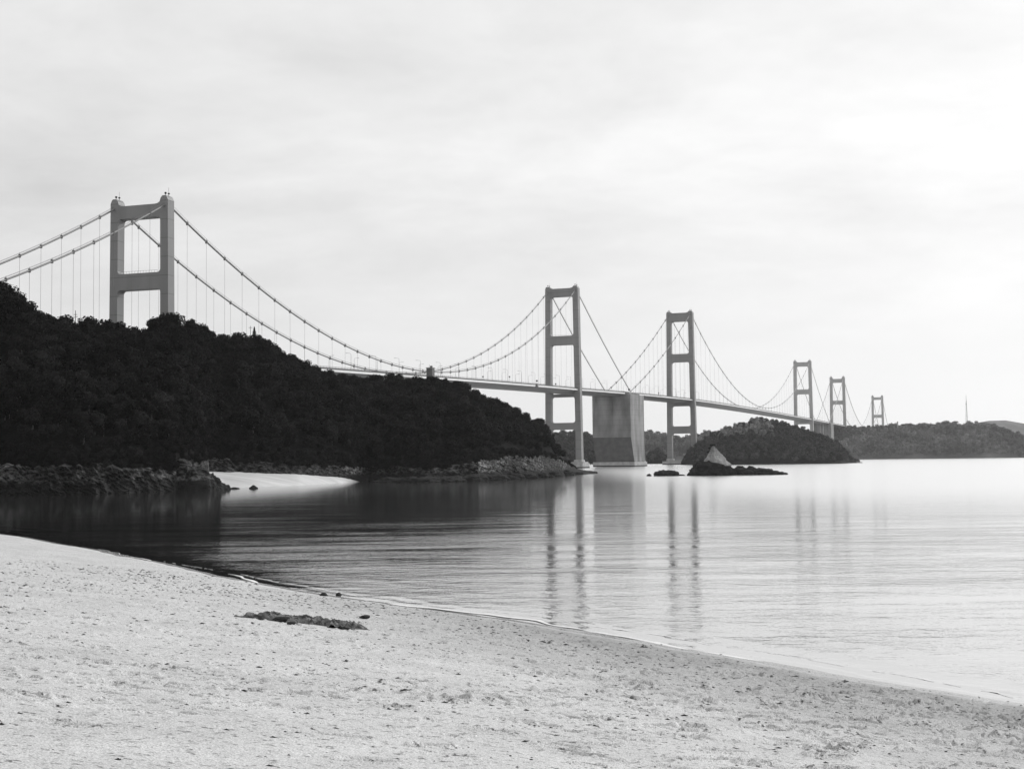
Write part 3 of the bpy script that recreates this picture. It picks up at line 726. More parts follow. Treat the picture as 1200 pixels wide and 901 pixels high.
tabk = [(arc[0], 59), (arc[1], zpx(165, 420, .41)), (arc[1]+.275*(arc[2]-arc[1]), zpx(384, 434.5, .5255)), (arc[1]+.52*(arc[2]-arc[1]), zpx(505, 441, .627)), (arc[1]+.66*(arc[2]-arc[1]), zpx(562, 447.5, .687)),
        (arc[2], zpx(661, 457.5, .83)), (arc[3], zpx(726, 460.5, A4[1]/F)), (arc[4], zpx(799, 468.5, 1.076)), (arc[4]+.45*(arc[5]-arc[4]), zpx(872, 479.5, 1.33)), (arc[5], zpx(942, 491, 1.643)), (arc[6], zpx(964, 496, A7[1]/F)), (arc[7], zpx(982, 498.5, 1.978)), (arc[8], 68), (arc[9], 60)]
ta = np.array(tabk); PF = np.polynomial.Polynomial.fit(ta[:, 0], ta[:, 1], 6)
print('deck z', [(round(a), round(z, 1), round(float(PF(a)), 1)) for a, z in tabk])
def bpt(s, off=0., dz=0.):              # point on the roadway at chainage s, offset to the right
    i = int(np.clip(np.searchsorted(arc, s)-1, 0, len(PTS)-2)); t = (s-arc[i])/(arc[i+1]-arc[i])
    c = PTS[i]*(1-t)+PTS[i+1]*t
    n = NR[i]*(1-t)+NR[i+1]*t
    return np.array([*(c+n*off), float(PF(s))+dz])
HW = 14.0
def sweep(mb, s0, s1, sec, n):
    b = len(mb.v); k = len(sec)
    for s in np.linspace(s0, s1, n):
        for o_, z_ in sec: mb.v.append(tuple(bpt(s, o_, z_)))
    for i in range(n-1):
        for j in range(k): mb.f.append((b+i*k+j, b+i*k+(j+1) % k, b+(i+1)*k+(j+1) % k, b+(i+1)*k+j))
    mb.f.append(tuple(b+j for j in range(k))); mb.f.append(tuple(b+(n-1)*k+j for j in range(k))[::-1])

def tower(parent, i, ztop, zbeam, zbot, tw, tl, W, fillet, steel, flare=.6):
    """portal frame tower, one mesh; zbeam = list of (z0, z1) cross beams from the top down"""
    ax = NR[i]; tdir = TD[i]; c = PTS[i]
    def hw(z): return W/2+flare*(ztop-z)/ztop     # leg centre offset: the legs spread towards the base
    outer = [(-hw(zbot)-tw/2-.3, zbot), (hw(zbot)+tw/2+.3, zbot), (hw(ztop)+tw/2, ztop-2.2), (hw(ztop)+tw/2-.7, ztop-.6), (hw(ztop)+tw/2-1.4, ztop), (hw(ztop)-tw/2+1.2, ztop), (hw(ztop)-tw/2+.2, ztop-1.2)]
    zt = zbeam[0][1]
    outer += [(hw(ztop)-tw/2-.3, ztop-(ztop-zt)*.75), (hw(ztop)-tw/2-1.6, zt+.2), (hw(ztop)-tw/2-3, zt)]
    outer += [(-x, z) for x, z in outer[:1:-1]]
    loops = [outer]
    edges = [z for b_ in zbeam for z in b_]
    # openings between successive beams and the open bottom between the feet
    holes = [(zbeam[j+1][1], zbeam[j][0]) for j in range(len(zbeam)-1)]
    for lo, hi in holes:
        xl, xh = hw(lo)-tw/2, hw(hi)-tw/2; f = fillet; L = []
        for cx, cz, sx, sz, a0 in ((xl, lo, 1, 1, -90), (xh, hi, 1, -1, 0), (-xh, hi, -1, -1, 90), (-xl, lo, -1, 1, 180)):
            for q in range(5):
                a = (a0+q*22.5)*D2R; L.append((cx-sx*f+f*math.cos(a), cz+sz*f+f*math.sin(a)))
        loops.append(L)
    lo = zbot; hi = zbeam[-1][0]; xh = hw(hi)-tw/2; f = fillet; xl = hw(zbot)-tw/2-.3
    # cut the bottom opening into the outline itself
    bot = [(-xl, zbot)]
    for cx, sx, a0 in ((-xh, -1, 180), (xh, 1, 90)):
        for q in range(5):
            a = (a0-q*22.5)*D2R; bot.append((cx-sx*f+f*math.cos(a), hi-f+f*math.sin(a)))
    bot.append((xl, zbot))
    loops[0] = [outer[0]]+bot+outer[1:]
    tri = tessellate_polygon([[Vector((x, z, 0)) for x, z in L] for L in loops])
    flat = [p for L in loops for p in L]; nflat = len(flat)
    mb = MB()
    def wp(x, z, s): q = c+ax*x+tdir*s; return (q[0], q[1], z)
    vs = [wp(x, z, -tl/2) for x, z in flat]+[wp(x, z, tl/2) for x, z in flat]
    fs = [tuple(t) for t in tri]+[tuple(nflat+k for k in t[::-1]) for t in tri]
    b = 0
    for L in loops:
        n = len(L)
        for j in range(n): fs.append((b+j, b+(j+1) % n, nflat+b+(j+1) % n, nflat+b+j))
        b += n
    mb.add(vs, fs)
    o = mb.build('tower', steel, parent)
    # saddle housings, warning beacons, walkway rails
    for sgn in (-1, 1):
        for dx, hh in ((-.9, 2.2), (.9, 1.6)):
            m2 = MB(); p = wp(sgn*hw(ztop)+dx, ztop-.1, 0)
            m2.tube([p, (p[0], p[1], p[2]+hh*.55)], .13, 6)
            m2.tube([(p[0], p[1], p[2]+hh*.55), (p[0], p[1], p[2]+hh*.62), (p[0], p[1], p[2]+hh*.9), (p[0], p[1], p[2]+hh)], [.3, .55, .55, .2], 8)
            m2.build('beacon', M['dark'], o)
        m2 = MB(); p = wp(sgn*hw(ztop)+.2, ztop-.2, 1.0); m2.tube([p, (p[0], p[1], p[2]+4.5)], .06, 5); m2.build('lightning_rod', M['dark'], o)
    m2 = MB(); z = zbeam[1][1]; n = 14; xx = hw(z)-tw/2-fillet
    for s in (-tl/2+.3,):
        m2.tube([wp(-xx, z+1.1, s), wp(xx, z+1.1, s)], .05, 4)
        for q in range(n): x = -xx+2*xx*q/(n-1); m2.tube([wp(x, z-.05, s), wp(x, z+1.1, s)], .045, 4)
    m2.build('guard_rail', M['dark'], o)
    return o

def cable(parent, segs, r, side):
    """segs: list of (i, zi, j, zj, sag): one continuous main cable"""
    mb = MB(); pts = []
    for (i, zi, j, zj, sag) in segs:
        for t in np.linspace(0, 1, 41):
            if pts and t == 0: continue
            c = PTS[i]*(1-t)+PTS[j]*t; n = NR[i]*(1-t)+NR[j]*t
            pts.append((*(c+n*side*(HW)), zi+(zj-zi)*t-4*sag*t*(1-t)))
    mb.tube(pts, r, 8)
    o = mb.build('main_cable', M['cable'], parent, True)
    # hand ropes above the cable
    m2 = MB()
    for dx in (-.5, .5):
        m2.tube([(p[0]+dx*NR[1][0], p[1]+dx*NR[1][1], p[2]+1.15) for p in pts], .055, 4)
    m2.build('hand_rope', M['hanger'], o)
    return o
def hangers(parent, cab, seg, side, n, r, merged=None, r_band=.75):
    i, zi, j, zj, sag = seg
    for q in range(1, n):
        t = q/n; c = PTS[i]*(1-t)+PTS[j]*t; nn = NR[i]*(1-t)+NR[j]*t; s = arc[i]*(1-t)+arc[j]*t
        zt = zi+(zj-zi)*t-4*sag*t*(1-t); zb = float(PF(s))-.3
        if zt < zb+.8: continue
        p = c+nn*side*HW; mb = merged or MB()
        mb.tube([(p[0], p[1], zb), (p[0], p[1], zt)], r, 5)
        # clamp on the cable
        mb.tube([(p[0], p[1], zt-r_band), (p[0], p[1], zt+r_band*.9)], [r_band*.75, r_band*.75], 6)
        mb.tube([(p[0], p[1], zt+r_band*.8), (p[0], p[1], zt+1.5)], .09, 4)
        if merged is None: mb.build('hanger', M['hanger'], parent)

def deck(parent, s0, s1, n, rail=True):
    mb = MB()
    # streamlined box girder
    sec = [(-15.2, -.15), (15.2, -.15), (15.6, -.5), (15.45, -1.55), (14.7, -1.6), (9.5, -4.3), (-9.5, -4.3), (-14.7, -1.6), (-15.45, -1.55), (-15.6, -.5)]
    sweep(mb, s0, s1, sec, n); g = mb.build('box_girder', M['deckpaint_shaded'], parent)
    mb = MB(); sweep(mb, s0, s1, [(-11, -.14), (11, -.14), (11, -.05), (-11, -.05)], n); mb.build('roadway', M['asphalt'], parent)
    for side in (-1, 1):
        mb = MB(); sweep(mb, s0, s1, [(side*15.63, -.45), (side*15.75, -.5), (side*15.62, -1.7), (side*15.45, -1.75)], n); mb.build('edge_fairing', M['fairing_lit'], parent)
        mb = MB()
        for zz, rr in ((1.35, .07), (1.0, .05), (.7, .05), (.4, .05)):
            mb.tube([bpt(s, side*15.1, zz) for s in np.linspace(s0, s1, n)], rr, 4)
        for s in np.arange(s0, s1, 4.): mb.tube([bpt(s, side*15.1, -.2), bpt(s, side*15.1, 1.35)], .06, 4)
        # kerb upstand behind the railing
        sweep(mb, s0, s1, [(side*13.0, -.14), (side*13.25, -.14), (side*13.25, .75), (side*13.0, .75)], n)
        mb.build('railing', M['rail'], parent)

# ---- first bridge
zT = [None, zpx(165.5, 232.5, .41), zpx(661, 336, .83), None, zpx(799, 365, 1.076), zpx(942, 422.5, 1.643), None, zpx(982.5, 441.5, 1.978), zpx(1029, 463.5, 2.59)]
print('tower tops', zT)
br1 = tag(empty('suspension_bridge', (*T1, 0)), 'nearest suspension bridge rising from behind the headland to the big concrete anchorage', 'bridge', 'suspension bridges crossing the strait')
br2 = tag(empty('suspension_bridge', (*T3, 0)), 'middle suspension bridge between the concrete anchorage and the wooded island', 'bridge', 'suspension bridges crossing the strait')
br3 = tag(empty('suspension_bridge', (*T5, 0)), 'farthest suspension bridge, its two small towers behind the right headland', 'bridge', 'suspension bridges crossing the strait')
# (children are modelled in world space, so offset them back from the root)
class Root:
    def __init__(s, e): s.e = e
def fin(e):
    for ch in e.children:
        ch.location = -Vector(e.location)
def beams(px, k, prs): return [(zpx(px, b_, k), zpx(px, a, k)) for a, b_ in prs]
k = .41
tower(br1, 1, zT[1], beams(165.5, .41, [(241.5, 256.5), (321, 340)]) + [(44, 52), (22, 30)], -1, 4.3, 5.4, 28, 1.7, M['steel'])
k = .83
tower(br1, 2, zT[2], beams(661, .83, [(338.5, 348), (394, 404.5), (462, 465.5), (495.5, 503.5)]), 3, 5.4, 6.6, 28, 2.2, M['steel'], flare=1.6)
ZS = {1: zT[1]-3.5, 2: zT[2]-3, 4: zT[4]-3, 5: zT[5]-3, 7: zT[7]-3, 8: zT[8]-3}
za4 = float(PF(arc[3]))+1.5; za7 = float(PF(arc[6]))+1.5
zm = float(PF(arc[1]+.48*(arc[2]-arc[1])))+4.0
sag1 = (ZS[1]+ZS[2])/2-zm
s0 = (0, 64, 1, ZS[1], 4.5); s1_ = (1, ZS[1], 2, ZS[2], sag1); s2_ = (2, ZS[2], 3, za4, 2.5)
for side in (-1, 1):
    cb = cable(br1, [s0, s1_, s2_], .43, side)
    hangers(br1, cb, s0, side, 12, .06, r_band=.8); hangers(br1, cb, s1_, side, 40, .055, r_band=.85)
deck(br1, arc[0], arc[3]-24, 90)
# ---- second bridge
sag2 = (ZS[4]+ZS[5])/2-(float(PF((arc[4]+arc[5])/2))+4)
tower(br2, 4, zT[4], beams(799, 1.076, [(367, 377), (415, 424.5), (472.5, 476), (499.5, 508)]), 3, 5.8, 6.8, 28, 2.6, M['steel'], flare=1.6)
tower(br2, 5, zT[5], beams(942, 1.643, [(424.5, 429.5), (456.5, 462), (494, 497), (508, 512)]), 3, 6.0, 6.8, 28, 2.6, M['steel_hazed'], flare=1.6)
a, b_, c_ = (3, za4, 4, ZS[4], 7), (4, ZS[4], 5, ZS[5], sag2), (5, ZS[5], 6, za7, 5)
for side in (-1, 1):
    cb = cable(br2, [a, b_, c_], .4, side)
    hangers(br2, cb, a, side, 14, .07, r_band=1.0); hangers(br2, cb, b_, side, 37, .07, r_band=.8)
deck(br2, arc[3]+24, arc[6]-14, 90)
# ---- third bridge
sag3 = (ZS[7]+ZS[8])/2-(float(PF((arc[7]+arc[8])/2))+4)
tower(br3, 7, zT[7], beams(982.5, 1.978, [(444, 448.5), (469.5, 474), (500, 503), (512, 516)]), 3, 6.4, 7, 28, 2.6, M['steel_hazed'], flare=1.6)
tower(br3, 8, zT[8], beams(1029, 2.59, [(465.5, 468.5), (486, 489.5), (507, 509), (518, 521)]), 3, 6.4, 7, 28, 2.6, M['steel_hazed'], flare=1.6)
a, b_, c_ = (6, za7, 7, ZS[7], 5), (7, ZS[7], 8, ZS[8], sag3), (8, ZS[8], 9, 62, 5)
for side in (-1, 1):
    cb = cable(br3, [a, b_, c_], .55, side); mb = MB()
    hangers(br3, cb, a, side, 10, .1, mb); hangers(br3, cb, b_, side, 36, .1, mb)
    tag(mb.build('hanger_ropes', M['hanger'], br3), kind='stuff')
deck(br3, arc[6]+14, arc[9], 60)

# pier plinths under the sea towers
def plinth(root, i, sx, sy, h, drop):
    n = NR[i]; mb = MB(); mb.box((*(PTS[i]), -2), (sx, sy, h+2), n); o = mb.build('pier_base', M['concrete_pale'], root)
    mb = MB(); mb.box((*(PTS[i]), -1.9), (sx+.1, sy+.1, 3.0), n); mb.build('tide_band', M['rock_dark'], o)
    mb = MB(); mb.box((*(PTS[i]+n*2), h), (sx*.9, sy*.7, 1.3), n)
    for sgn in (-1, 1): mb.box((*(PTS[i]+n*sgn*15.2), h), (9, 11, 3.4), n, .85)
    mb.build('tower_footing', M['concrete_pale'], root)
    mb = MB()
    for q in range(18):
        for sd in (-1, 1):
            p = PTS[i]+n*(-sx/2+.5+(sx-1)*q/17)+TD[i]*sd*(sy/2-.4); mb.tube([(p[0], p[1], h-.1), (p[0], p[1], h+1.2)], .09, 4)
    for sd in (-1, 1):
        p = PTS[i]+n*(-sx/2+.5)+TD[i]*sd*(sy/2-.4); q_ = PTS[i]+n*(sx/2-.5)+TD[i]*sd*(sy/2-.4); mb.tube([(*p, h+1.2), (*q_, h+1.2)], .09, 4)
    mb.build('pier_railing', M['lamp'], root)
plinth(br1, 2, 44, 22, 4.6, 0); plinth(br2, 4, 46, 22, 4.2, 0); plinth(br2, 5, 46, 24, 5, 0)

# anchorages
def anchorage(i, w, l, ztop, zund, undercut, base_h, label, nm='bridge_anchorage'):
    n = NR[i]; t = TD[i]; c = PTS[i]
    root = tag(empty(nm, (*c, 0)), label, 'anchorage')
    def wp(a, b, z): q = c+n*a+t*b; return (q[0], q[1], z)
    # side profile in (along, z), extruded across
    prof = [(-l/2+undercut, base_h-.2), (l/2, base_h-.2), (l/2, ztop), (-l/2, ztop), (-l/2, zund)]
    vs = [wp(-w/2, b, z) for b, z in prof]+[wp(w/2, b, z) for b, z in prof]; k = len(prof)
    fs = [tuple(range(k)), tuple(range(2*k-1, k-1, -1))]+[(j, (j+1) % k, k+(j+1) % k, k+j) for j in range(k)]
    mb = MB(); mb.add(vs, fs); bl = mb.build('block', M['concrete'], root)
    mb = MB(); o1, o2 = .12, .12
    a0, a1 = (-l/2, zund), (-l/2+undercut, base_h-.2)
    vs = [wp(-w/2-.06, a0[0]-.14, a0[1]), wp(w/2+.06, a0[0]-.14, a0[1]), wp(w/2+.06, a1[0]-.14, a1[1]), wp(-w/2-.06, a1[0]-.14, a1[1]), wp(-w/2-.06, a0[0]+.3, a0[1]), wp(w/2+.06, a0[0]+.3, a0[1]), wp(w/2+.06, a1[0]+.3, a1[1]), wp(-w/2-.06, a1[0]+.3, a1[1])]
    mb.add(vs, [(0, 1, 2, 3), (7, 6, 5, 4), (0, 4, 5, 1), (1, 5, 6, 2), (2, 6, 7, 3), (3, 7, 4, 0)]); mb.build('sloping_underside', M['concrete_dark'], bl)  # darker concrete puts the shade of the overhanging face into its colour
    # shallow pilasters and a sunken panel of shuttering marks on the front
    mb = MB()
    for a, ww in ((-w/2+1.1, 2.2), (w*.02, 1.2), (w/2-1.2, 2.4)):
        q = c+n*a+t*(-l/2-.12); mb.box((q[0], q[1], zund+.4), (ww, .3, ztop-zund-1.2), n)
    mb.build('pilaster', M['concrete'], bl)
    mb = MB(); q = c+t*(undercut*.35); mb.box((q[0], q[1], -2), (w+4, l-undercut*.5+3, base_h+1.8), n); bs_ = mb.build('base_slab', M['concrete_pale'], root)
    mb = MB(); mb.box((q[0], q[1], -1.9), (w+4.1, l-undercut*.5+3.1, 3.1), n); mb.build('tide_band', M['rock_dark'], bs_)
    mb = MB(); mb.box((*(c), ztop-.05), (w*.72, l*.86, 3.0), n); mb.build('road_block', M['concrete'], root)
    for sd in (-1, 1):
        mb = MB(); q = c+n*sd*(w/2-6.5); mb.box((q[0], q[1], ztop-.1), (7, l*.8, 2.6), n, .9); mb.build('cable_housing', M['concrete'], root)
    return root
zA = float(PF(arc[3]))
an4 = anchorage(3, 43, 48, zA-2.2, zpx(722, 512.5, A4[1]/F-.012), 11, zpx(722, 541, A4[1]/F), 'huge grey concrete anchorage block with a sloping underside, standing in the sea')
mb = MB()
sweep(mb, arc[3]-24.2, arc[3]+24.2, [(-15, -.25), (15, -.25), (15, .75), (-15, .75)], 8); mb.build('deck_cap', M['deckpaint_shaded'], an4)
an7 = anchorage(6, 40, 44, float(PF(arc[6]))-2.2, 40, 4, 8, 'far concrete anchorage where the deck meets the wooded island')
mb = MB(); sweep(mb, arc[6]-14.2, arc[6]+14.2, [(-15, -.25), (15, -.25), (15, .75), (-15, .75)], 6); mb.build('deck_cap', M['deckpaint_shaded'], an7)
# pale cable-hood mark on the corner of the sea anchorage
def place(root):
    for ch in list(root.children): ch.location = -Vector(root.location)
for r_ in (br1, br2, br3, an4, an7): place(r_)

# approach viaduct piers to the anchorage island
for q, s in enumerate((arc[6]-60, arc[6]-110)):
    p = bpt(s); mb = MB(); mb.box((p[0], p[1], 0), (18, 6, p[2]-4.35), NR[5]); o = mb.build('viaduct_pier', M['concrete'])
    tag(o, ['pale concrete pier nearest the far anchorage', 'pale concrete pier left of the far anchorage, partly behind trees'][q], 'bridge pier')

# street lamps along the first bridge
def lamp_obj(H=10.5):
    mb = MB(); mb.tube([(0, 0, -.2), (0, 0, H*.6), (0, 0, H)], [.13, .1, .08], 6)
    mb.tube([(0, 0, H), (-.5, 0, H+.5), (-1.6, 0, H+.75), (-2.8, 0, H+.8)], .07, 5)
    mb.box((-3.1, 0, H+.68), (1.1, .4, .2))
    return mb
proto = None
for sd in (1, -1):
    for s in np.arange(arc[1]+205, arc[4]+60, 37.0):
        if abs(s-arc[2]) < 8 or abs(s-arc[3]) < 30: continue
        p = bpt(s+(0 if sd > 0 else 18), sd*12.2, -.1)
        if proto is None: proto = lamp_obj().build('street_lamp', M['lamp']); o = proto
        else: o = proto.copy(); link(o)
        o.location = p; o.rotation_euler = (0, 0, math.atan2(NR[2][1], NR[2][0])+(0 if sd > 0 else math.pi))
        tag(o, 'slender street lamp standing on the near side of the bridge deck' if sd > 0 else 'slender street lamp standing on the far side of the bridge deck', 'street lamp', 'street lamps along the near bridge edge' if sd > 0 else 'street lamps along the far bridge edge')
# signs on the deck
SIGN = ['small dark sign on the deck, nearest the lift tower', 'tall dark signal on the deck, second from the lift tower', 'low dark signal box left of the second tower', 'small dark sign between the legs of the second tower', 'small dark board on the deck above the concrete anchorage', 'small dark sign left of the third tower']
for lab, px, hh, sz in zip(SIGN, (566, 597, 629, 651, 741, 772), (2.6, 4.5, 3.0, 2.0, 2.2, 2.6), (1.1, 1.1, 1.5, 1.2, 2.2, 1.3)):
    ss = np.linspace(arc[1], arc[4], 900); pr = []
    for s in ss:
        v = bpt(s, 13.6)-CAM; pr.append(600+F*(v@_r)/(v@_f))
    s = float(ss[int(np.argmin(np.abs(np.array(pr)-px)))]); p = bpt(s, 13.6)
    if px == 741: p = bpt(s, 10, 3.0-2.2)
    root = empty('road_sign', p); tag(root, lab, 'road sign')
    mb = MB(); mb.tube([(0, 0, -.2), (0, 0, hh)], .09, 5); mb.build('post', M['lamp'], root)
    mb = MB(); mb.box((0, 0, hh-.1), (sz, .3, sz), NR[2]); mb.build('sign_board', M['dark'], root)
# inspection gantry under the railing
p = bpt(arc[1]+.81*(arc[2]-arc[1]), 15.9, -2.2)
mb = MB(); mb.box((p[0], p[1], p[2]), (1.2, 5, 1.5), NR[2]); mb.box((p[0], p[1], p[2]+1.5), (.5, 3.5, 1.6), NR[2])
tag(mb.build('inspection_gantry', M['dark']), 'dark inspection gantry clinging to the side of the first bridge deck', 'gantry')

# lift tower beside the deck above the trees
d = .585*F; x = colx(504.5, d, 440); zt = zpx(504.5, 431.5, .585)
root = tag(empty('lift_tower', (x, d, 8)), 'small square concrete lift tower beside the bridge deck above the trees', 'tower')
mb = MB(); mb.box((0, 0, 0), (4.3, 4.3, zt-8), (.94, -.34)); mb.build('shaft', M['concrete_dark'], root)
mb = MB(); mb.box((0, 0, zt-8.02), (4.9, 4.9, .5), (.94, -.34)); mb.build('roof', M['concrete_pale'], root)
mb = MB(); mb.box((.6, -.6, zt-7.5), (1.3, 1.3, 1.1), (.94, -.34)); mb.tube([(-.8, 0, zt-7.6), (-.8, 0, zt-5.4)], .1, 5); mb.build('rooftop_vent', M['dark'], root)

# utility pole on the headland skyline
d = ridge(np.array([88.]))[0][0]+6; p = at_d(88.5, 364, d)
root = tag(empty('utility_pole', (p[0], p[1], p[2]-12)), 'thin utility pole with a slanting arm on the headland skyline', 'utility pole')
mb = MB(); mb.tube([(0, 0, 0), (0, 0, 12)], [.17, .12], 6); mb.build('pole', M['dark'], root)
mb = MB(); mb.tube([(-5.5, -.5, 8.3), (-2, 0, 9.0), (.9, 0, 9.6)], .1, 5); mb.tube([(-.7, 0, 10.4), (.7, 0, 10.4)], .09, 4); mb.build('crossarm', M['dark'], root)
d = ridge(np.array([294.]))[0][0]+8; p = at_d(293.5, 382, d)
root = tag(empty('utility_pole', (p[0], p[1], p[2]-10)), 'short utility pole beside the pointed conifer on the skyline', 'utility pole')
mb = MB(); mb.tube([(0, 0, 0), (0, 0, 10)], [.15, .1], 6); mb.build('pole', M['dark'], root)
mb = MB(); mb.tube([(-.8, 0, 9.2), (.8, 0, 9.2)], .09, 4); mb.build('crossarm', M['dark'], root)

# radio mast and small beacon on the far headland
d = 3080.; p0 = at_d(1133, 496, d); p1 = at_d(1131.5, 463, d)
H = p1[2]-p0[2]+6
root = tag(empty('radio_mast', (p0[0], p0[1], p0[2]-6)), 'tall thin lattice radio mast on the far headland at right', 'mast')
mb = MB(); W0, W1 = 6.0, 1.2
for j in range(4):
    a = j*math.pi/2+.4; mb.tube([(W0/2*math.cos(a), W0/2*math.sin(a), 0), (W1/2*math.cos(a), W1/2*math.sin(a), H*.8)], .3, 4)
n = 12
for q in range(n):
    z0, z1_ = H*.8*q/n, H*.8*(q+1)/n; w0, w1 = W0+(W1-W0)*q/n, W0+(W1-W0)*(q+1)/n
    for j in range(4):
        a, a2 = j*math.pi/2+.4, (j+1)*math.pi/2+.4
        mb.tube([(w0/2*math.cos(a), w0/2*math.sin(a), z0), (w1/2*math.cos(a2), w1/2*math.sin(a2), z1_)], .16, 4)
mb.build('lattice_shaft', M['lamp'], root)
mb = MB(); mb.tube([(0, 0, H*.79), (0, 0, H)], [.5, .3], 6); mb.tube([(0, 0, H*.7), (0, 0, H*.72)], 1.6, 8); mb.build('antenna', M['lamp'], root)
p0 = at_d(1052, 499, d); root = tag(empty('navigation_light', (p0[0], p0[1], p0[2]-6)), 'tiny navigation light tower on the far headland skyline', 'navigation light')
mb = MB(); mb.tube([(0, 0, 0), (0, 0, 13)], [1.6, 1.1], 10); mb.build('tower_shaft', M['concrete_pale'], root)
mb = MB(); mb.tube([(0, 0, 12.9), (0, 0, 13.4), (0, 0, 15.5), (0, 0, 16.6)], [1.7, 1.3, 1.3, .2], 10); mb.build('lantern', M['dark'], root)

# ------------------------------------------------------------------ sea rocks
def rock_mesh(name, m, sx, sy, sz, seed, sub=5, amp=.28, parent=None, peak=0., loc=(0, 0, 0), rot=0., flat=False):
    bm = bmesh.new(); bmesh.ops.create_icosphere(bm, subdivisions=sub, radius=1)
    V = np.array([v.co for v in bm.verts]); Fc = np.array([[v.index for v in f.verts] for f in bm.faces]); bm.free()
    n = fbm(V[:, 0]*1.3+seed, V[:, 1]*1.3, V[:, 2]*1.3, o=2, seed=seed)*amp*1.1+fbm(V[:, 0]*2.4+seed, V[:, 1]*2.4, V[:, 2]*2.4, o=4, seed=seed+3, ridged=True)*amp*.8
    V = V*(1+n)[:, None]
    if peak:
        z = np.clip((V[:, 2]+.3)/1.3, 0, 1); V[:, :2] *= (1-peak*z**.75)[:, None]
    # bedding planes
    q = np.round(V[:, 2]*7+V[:, 0]*2)/7-V[:, 0]*2/7; V[:, 2] = V[:, 2]*.65+q*.35
    V = V*np.array([sx/2, sy/2, sz]); V[:, 2] = np.maximum(V[:, 2], -1.0)
    c, s = math.cos(rot), math.sin(rot); V[:, :2] = np.stack([V[:, 0]*c-V[:, 1]*s, V[:, 0]*s+V[:, 1]*c], -1)
    o = mesh_np(name, V, Fc, m, parent, shade=False); o.location = loc; return o
Dk = float(at_z(838, 557.3)[1])+8; kk = Dk/F
def rx_(px): return float(colx(px, Dk, 550))
root = tag(empty('rock_islet', (rx_(835), Dk, 0)), 'dark rock islet with a pale pointed pinnacle and shrubs on top', 'rock')
rock_mesh('base_rock', M['rock_dark'], 22, 14, 6.6, 3, parent=root, loc=(.6, 0, 0), amp=.34)
rock_mesh('base_rock', M['rock_dark'], 12, 10, 4.4, 5, parent=root, loc=(-7, -1.5, 0), amp=.32)
def pinnacle(parent, R0=7.3, H0=10.8, z0=5.6):
    n = 150; u = np.linspace(-1.3, 1.3, n); X, Y = np.meshgrid(u, u); th = np.arctan2(Y, X); r = np.hypot(np.where(X < 0, X*1.4, X*.86), Y)
    Rm = 1+.22*vnoise(np.cos(th)*2.2, np.sin(th)*2.2, seed=4)+.1*vnoise(np.cos(th)*6, np.sin(th)*6, seed=8)
    q = np.clip(1-r/Rm, 0, 1); h = H0*(.55*q+.45*q**2.2)/(1.0)
    h = h+1.5*fbm(X*3.1, Y*3.1, h*.25, o=4, seed=17, ridged=True)*smooth(0, .3, q)*(1-.6*q)+.5*fbm(X*9, Y*9, h*.8, o=3, seed=19)*smooth(0, .2, q)
    h = h+.9*np.exp(-((X-.55)/.22)**2-(Y/.5)**2); h = np.minimum(h, H0*.9+.5*vnoise(X*8, Y*8, seed=3))
    st_ = np.round(h/1.1)*1.1; h = h*.7+st_*.3
    x = X*R0+.45*fbm(X*5, Y*5, h*.6, o=3, seed=23)*2; y = Y*R0*.7+.6*fbm(X*5+9, Y*5, h*.6, o=3, seed=29)
    o = mesh_np('pinnacle', np.stack([x, y, h-.6*(q <= 0)], -1).reshape(-1, 3), grid_faces(n, n), M['rock_pale'], parent, shade=False); o.location = (.2, 0, z0); return float(h.max()+z0)
PT = pinnacle(root)
b_ = crown_mesh('shrub', M['foliage'], 5, rx=1.5, rz=.9, nb=5, per=45, leaf=.22)
for q, (dx, dz, s) in enumerate([(-.5, PT+.1, .75), (.9, PT+.2, .7), (-1.5, PT-1.4, .7), (-2.4, PT-3.4, .6)]):
    o = bpy.data.objects.new('shrub', b_); link(o); o.parent = root; o.location = (dx, -.6 if q < 2 else -1.6, dz); o.scale = (s, s, s)
ROCKS = [(781, 10.5, 3.0, 'low rounded black rock left of the pinnacle islet'), (761, 2.2, 1.0, 'tiny black rock farthest left of the pinnacle islet'),
         (868, 13, 4.6, 'dark rock hump touching the right side of the pinnacle islet'), (880, 8, 4.0, 'small dark rock knob right of the islet'),
         (893, 14, 3.8, 'long dark rock in the middle of the reef right of the islet'), (906, 8, 1.9, 'low dark rock near the end of the reef'), (915, 8, 1.5, 'lowest dark rock at the right end of the reef'), (797, 5, .7, 'flat wet rock between the black rock and the islet')]
for q, (px, w, h, lab) in enumerate(ROCKS):
    o = rock_mesh('sea_rock', M['rock_dark'], w, w*.7, h*.95, 20+q, sub=4, loc=(rx_(px), Dk+1.5+q*.3, 0), amp=.34); tag(o, lab, 'rock')
for q, (px, w, h, lab) in enumerate([(968, 16, 4, 'leftmost pale shore rock at the right foot of the wooded islet'), (980, 14, 4.5, 'largest pale shore rock near the right tip of the wooded islet'), (991, 12, 3, 'pale shore rock just before the right tip of the wooded islet'), (1003, 16, 1.8, 'low pale ledge ending the right tip of the wooded islet')]):
    p = at_d(px, 541, 1590 if px < 985 else 1650); o = rock_mesh('shore_rock', M['rock_shore'], w, 8, h, 160+q, sub=4, loc=(p[0], p[1], 0), amp=.34); tag(o, lab, 'rock')
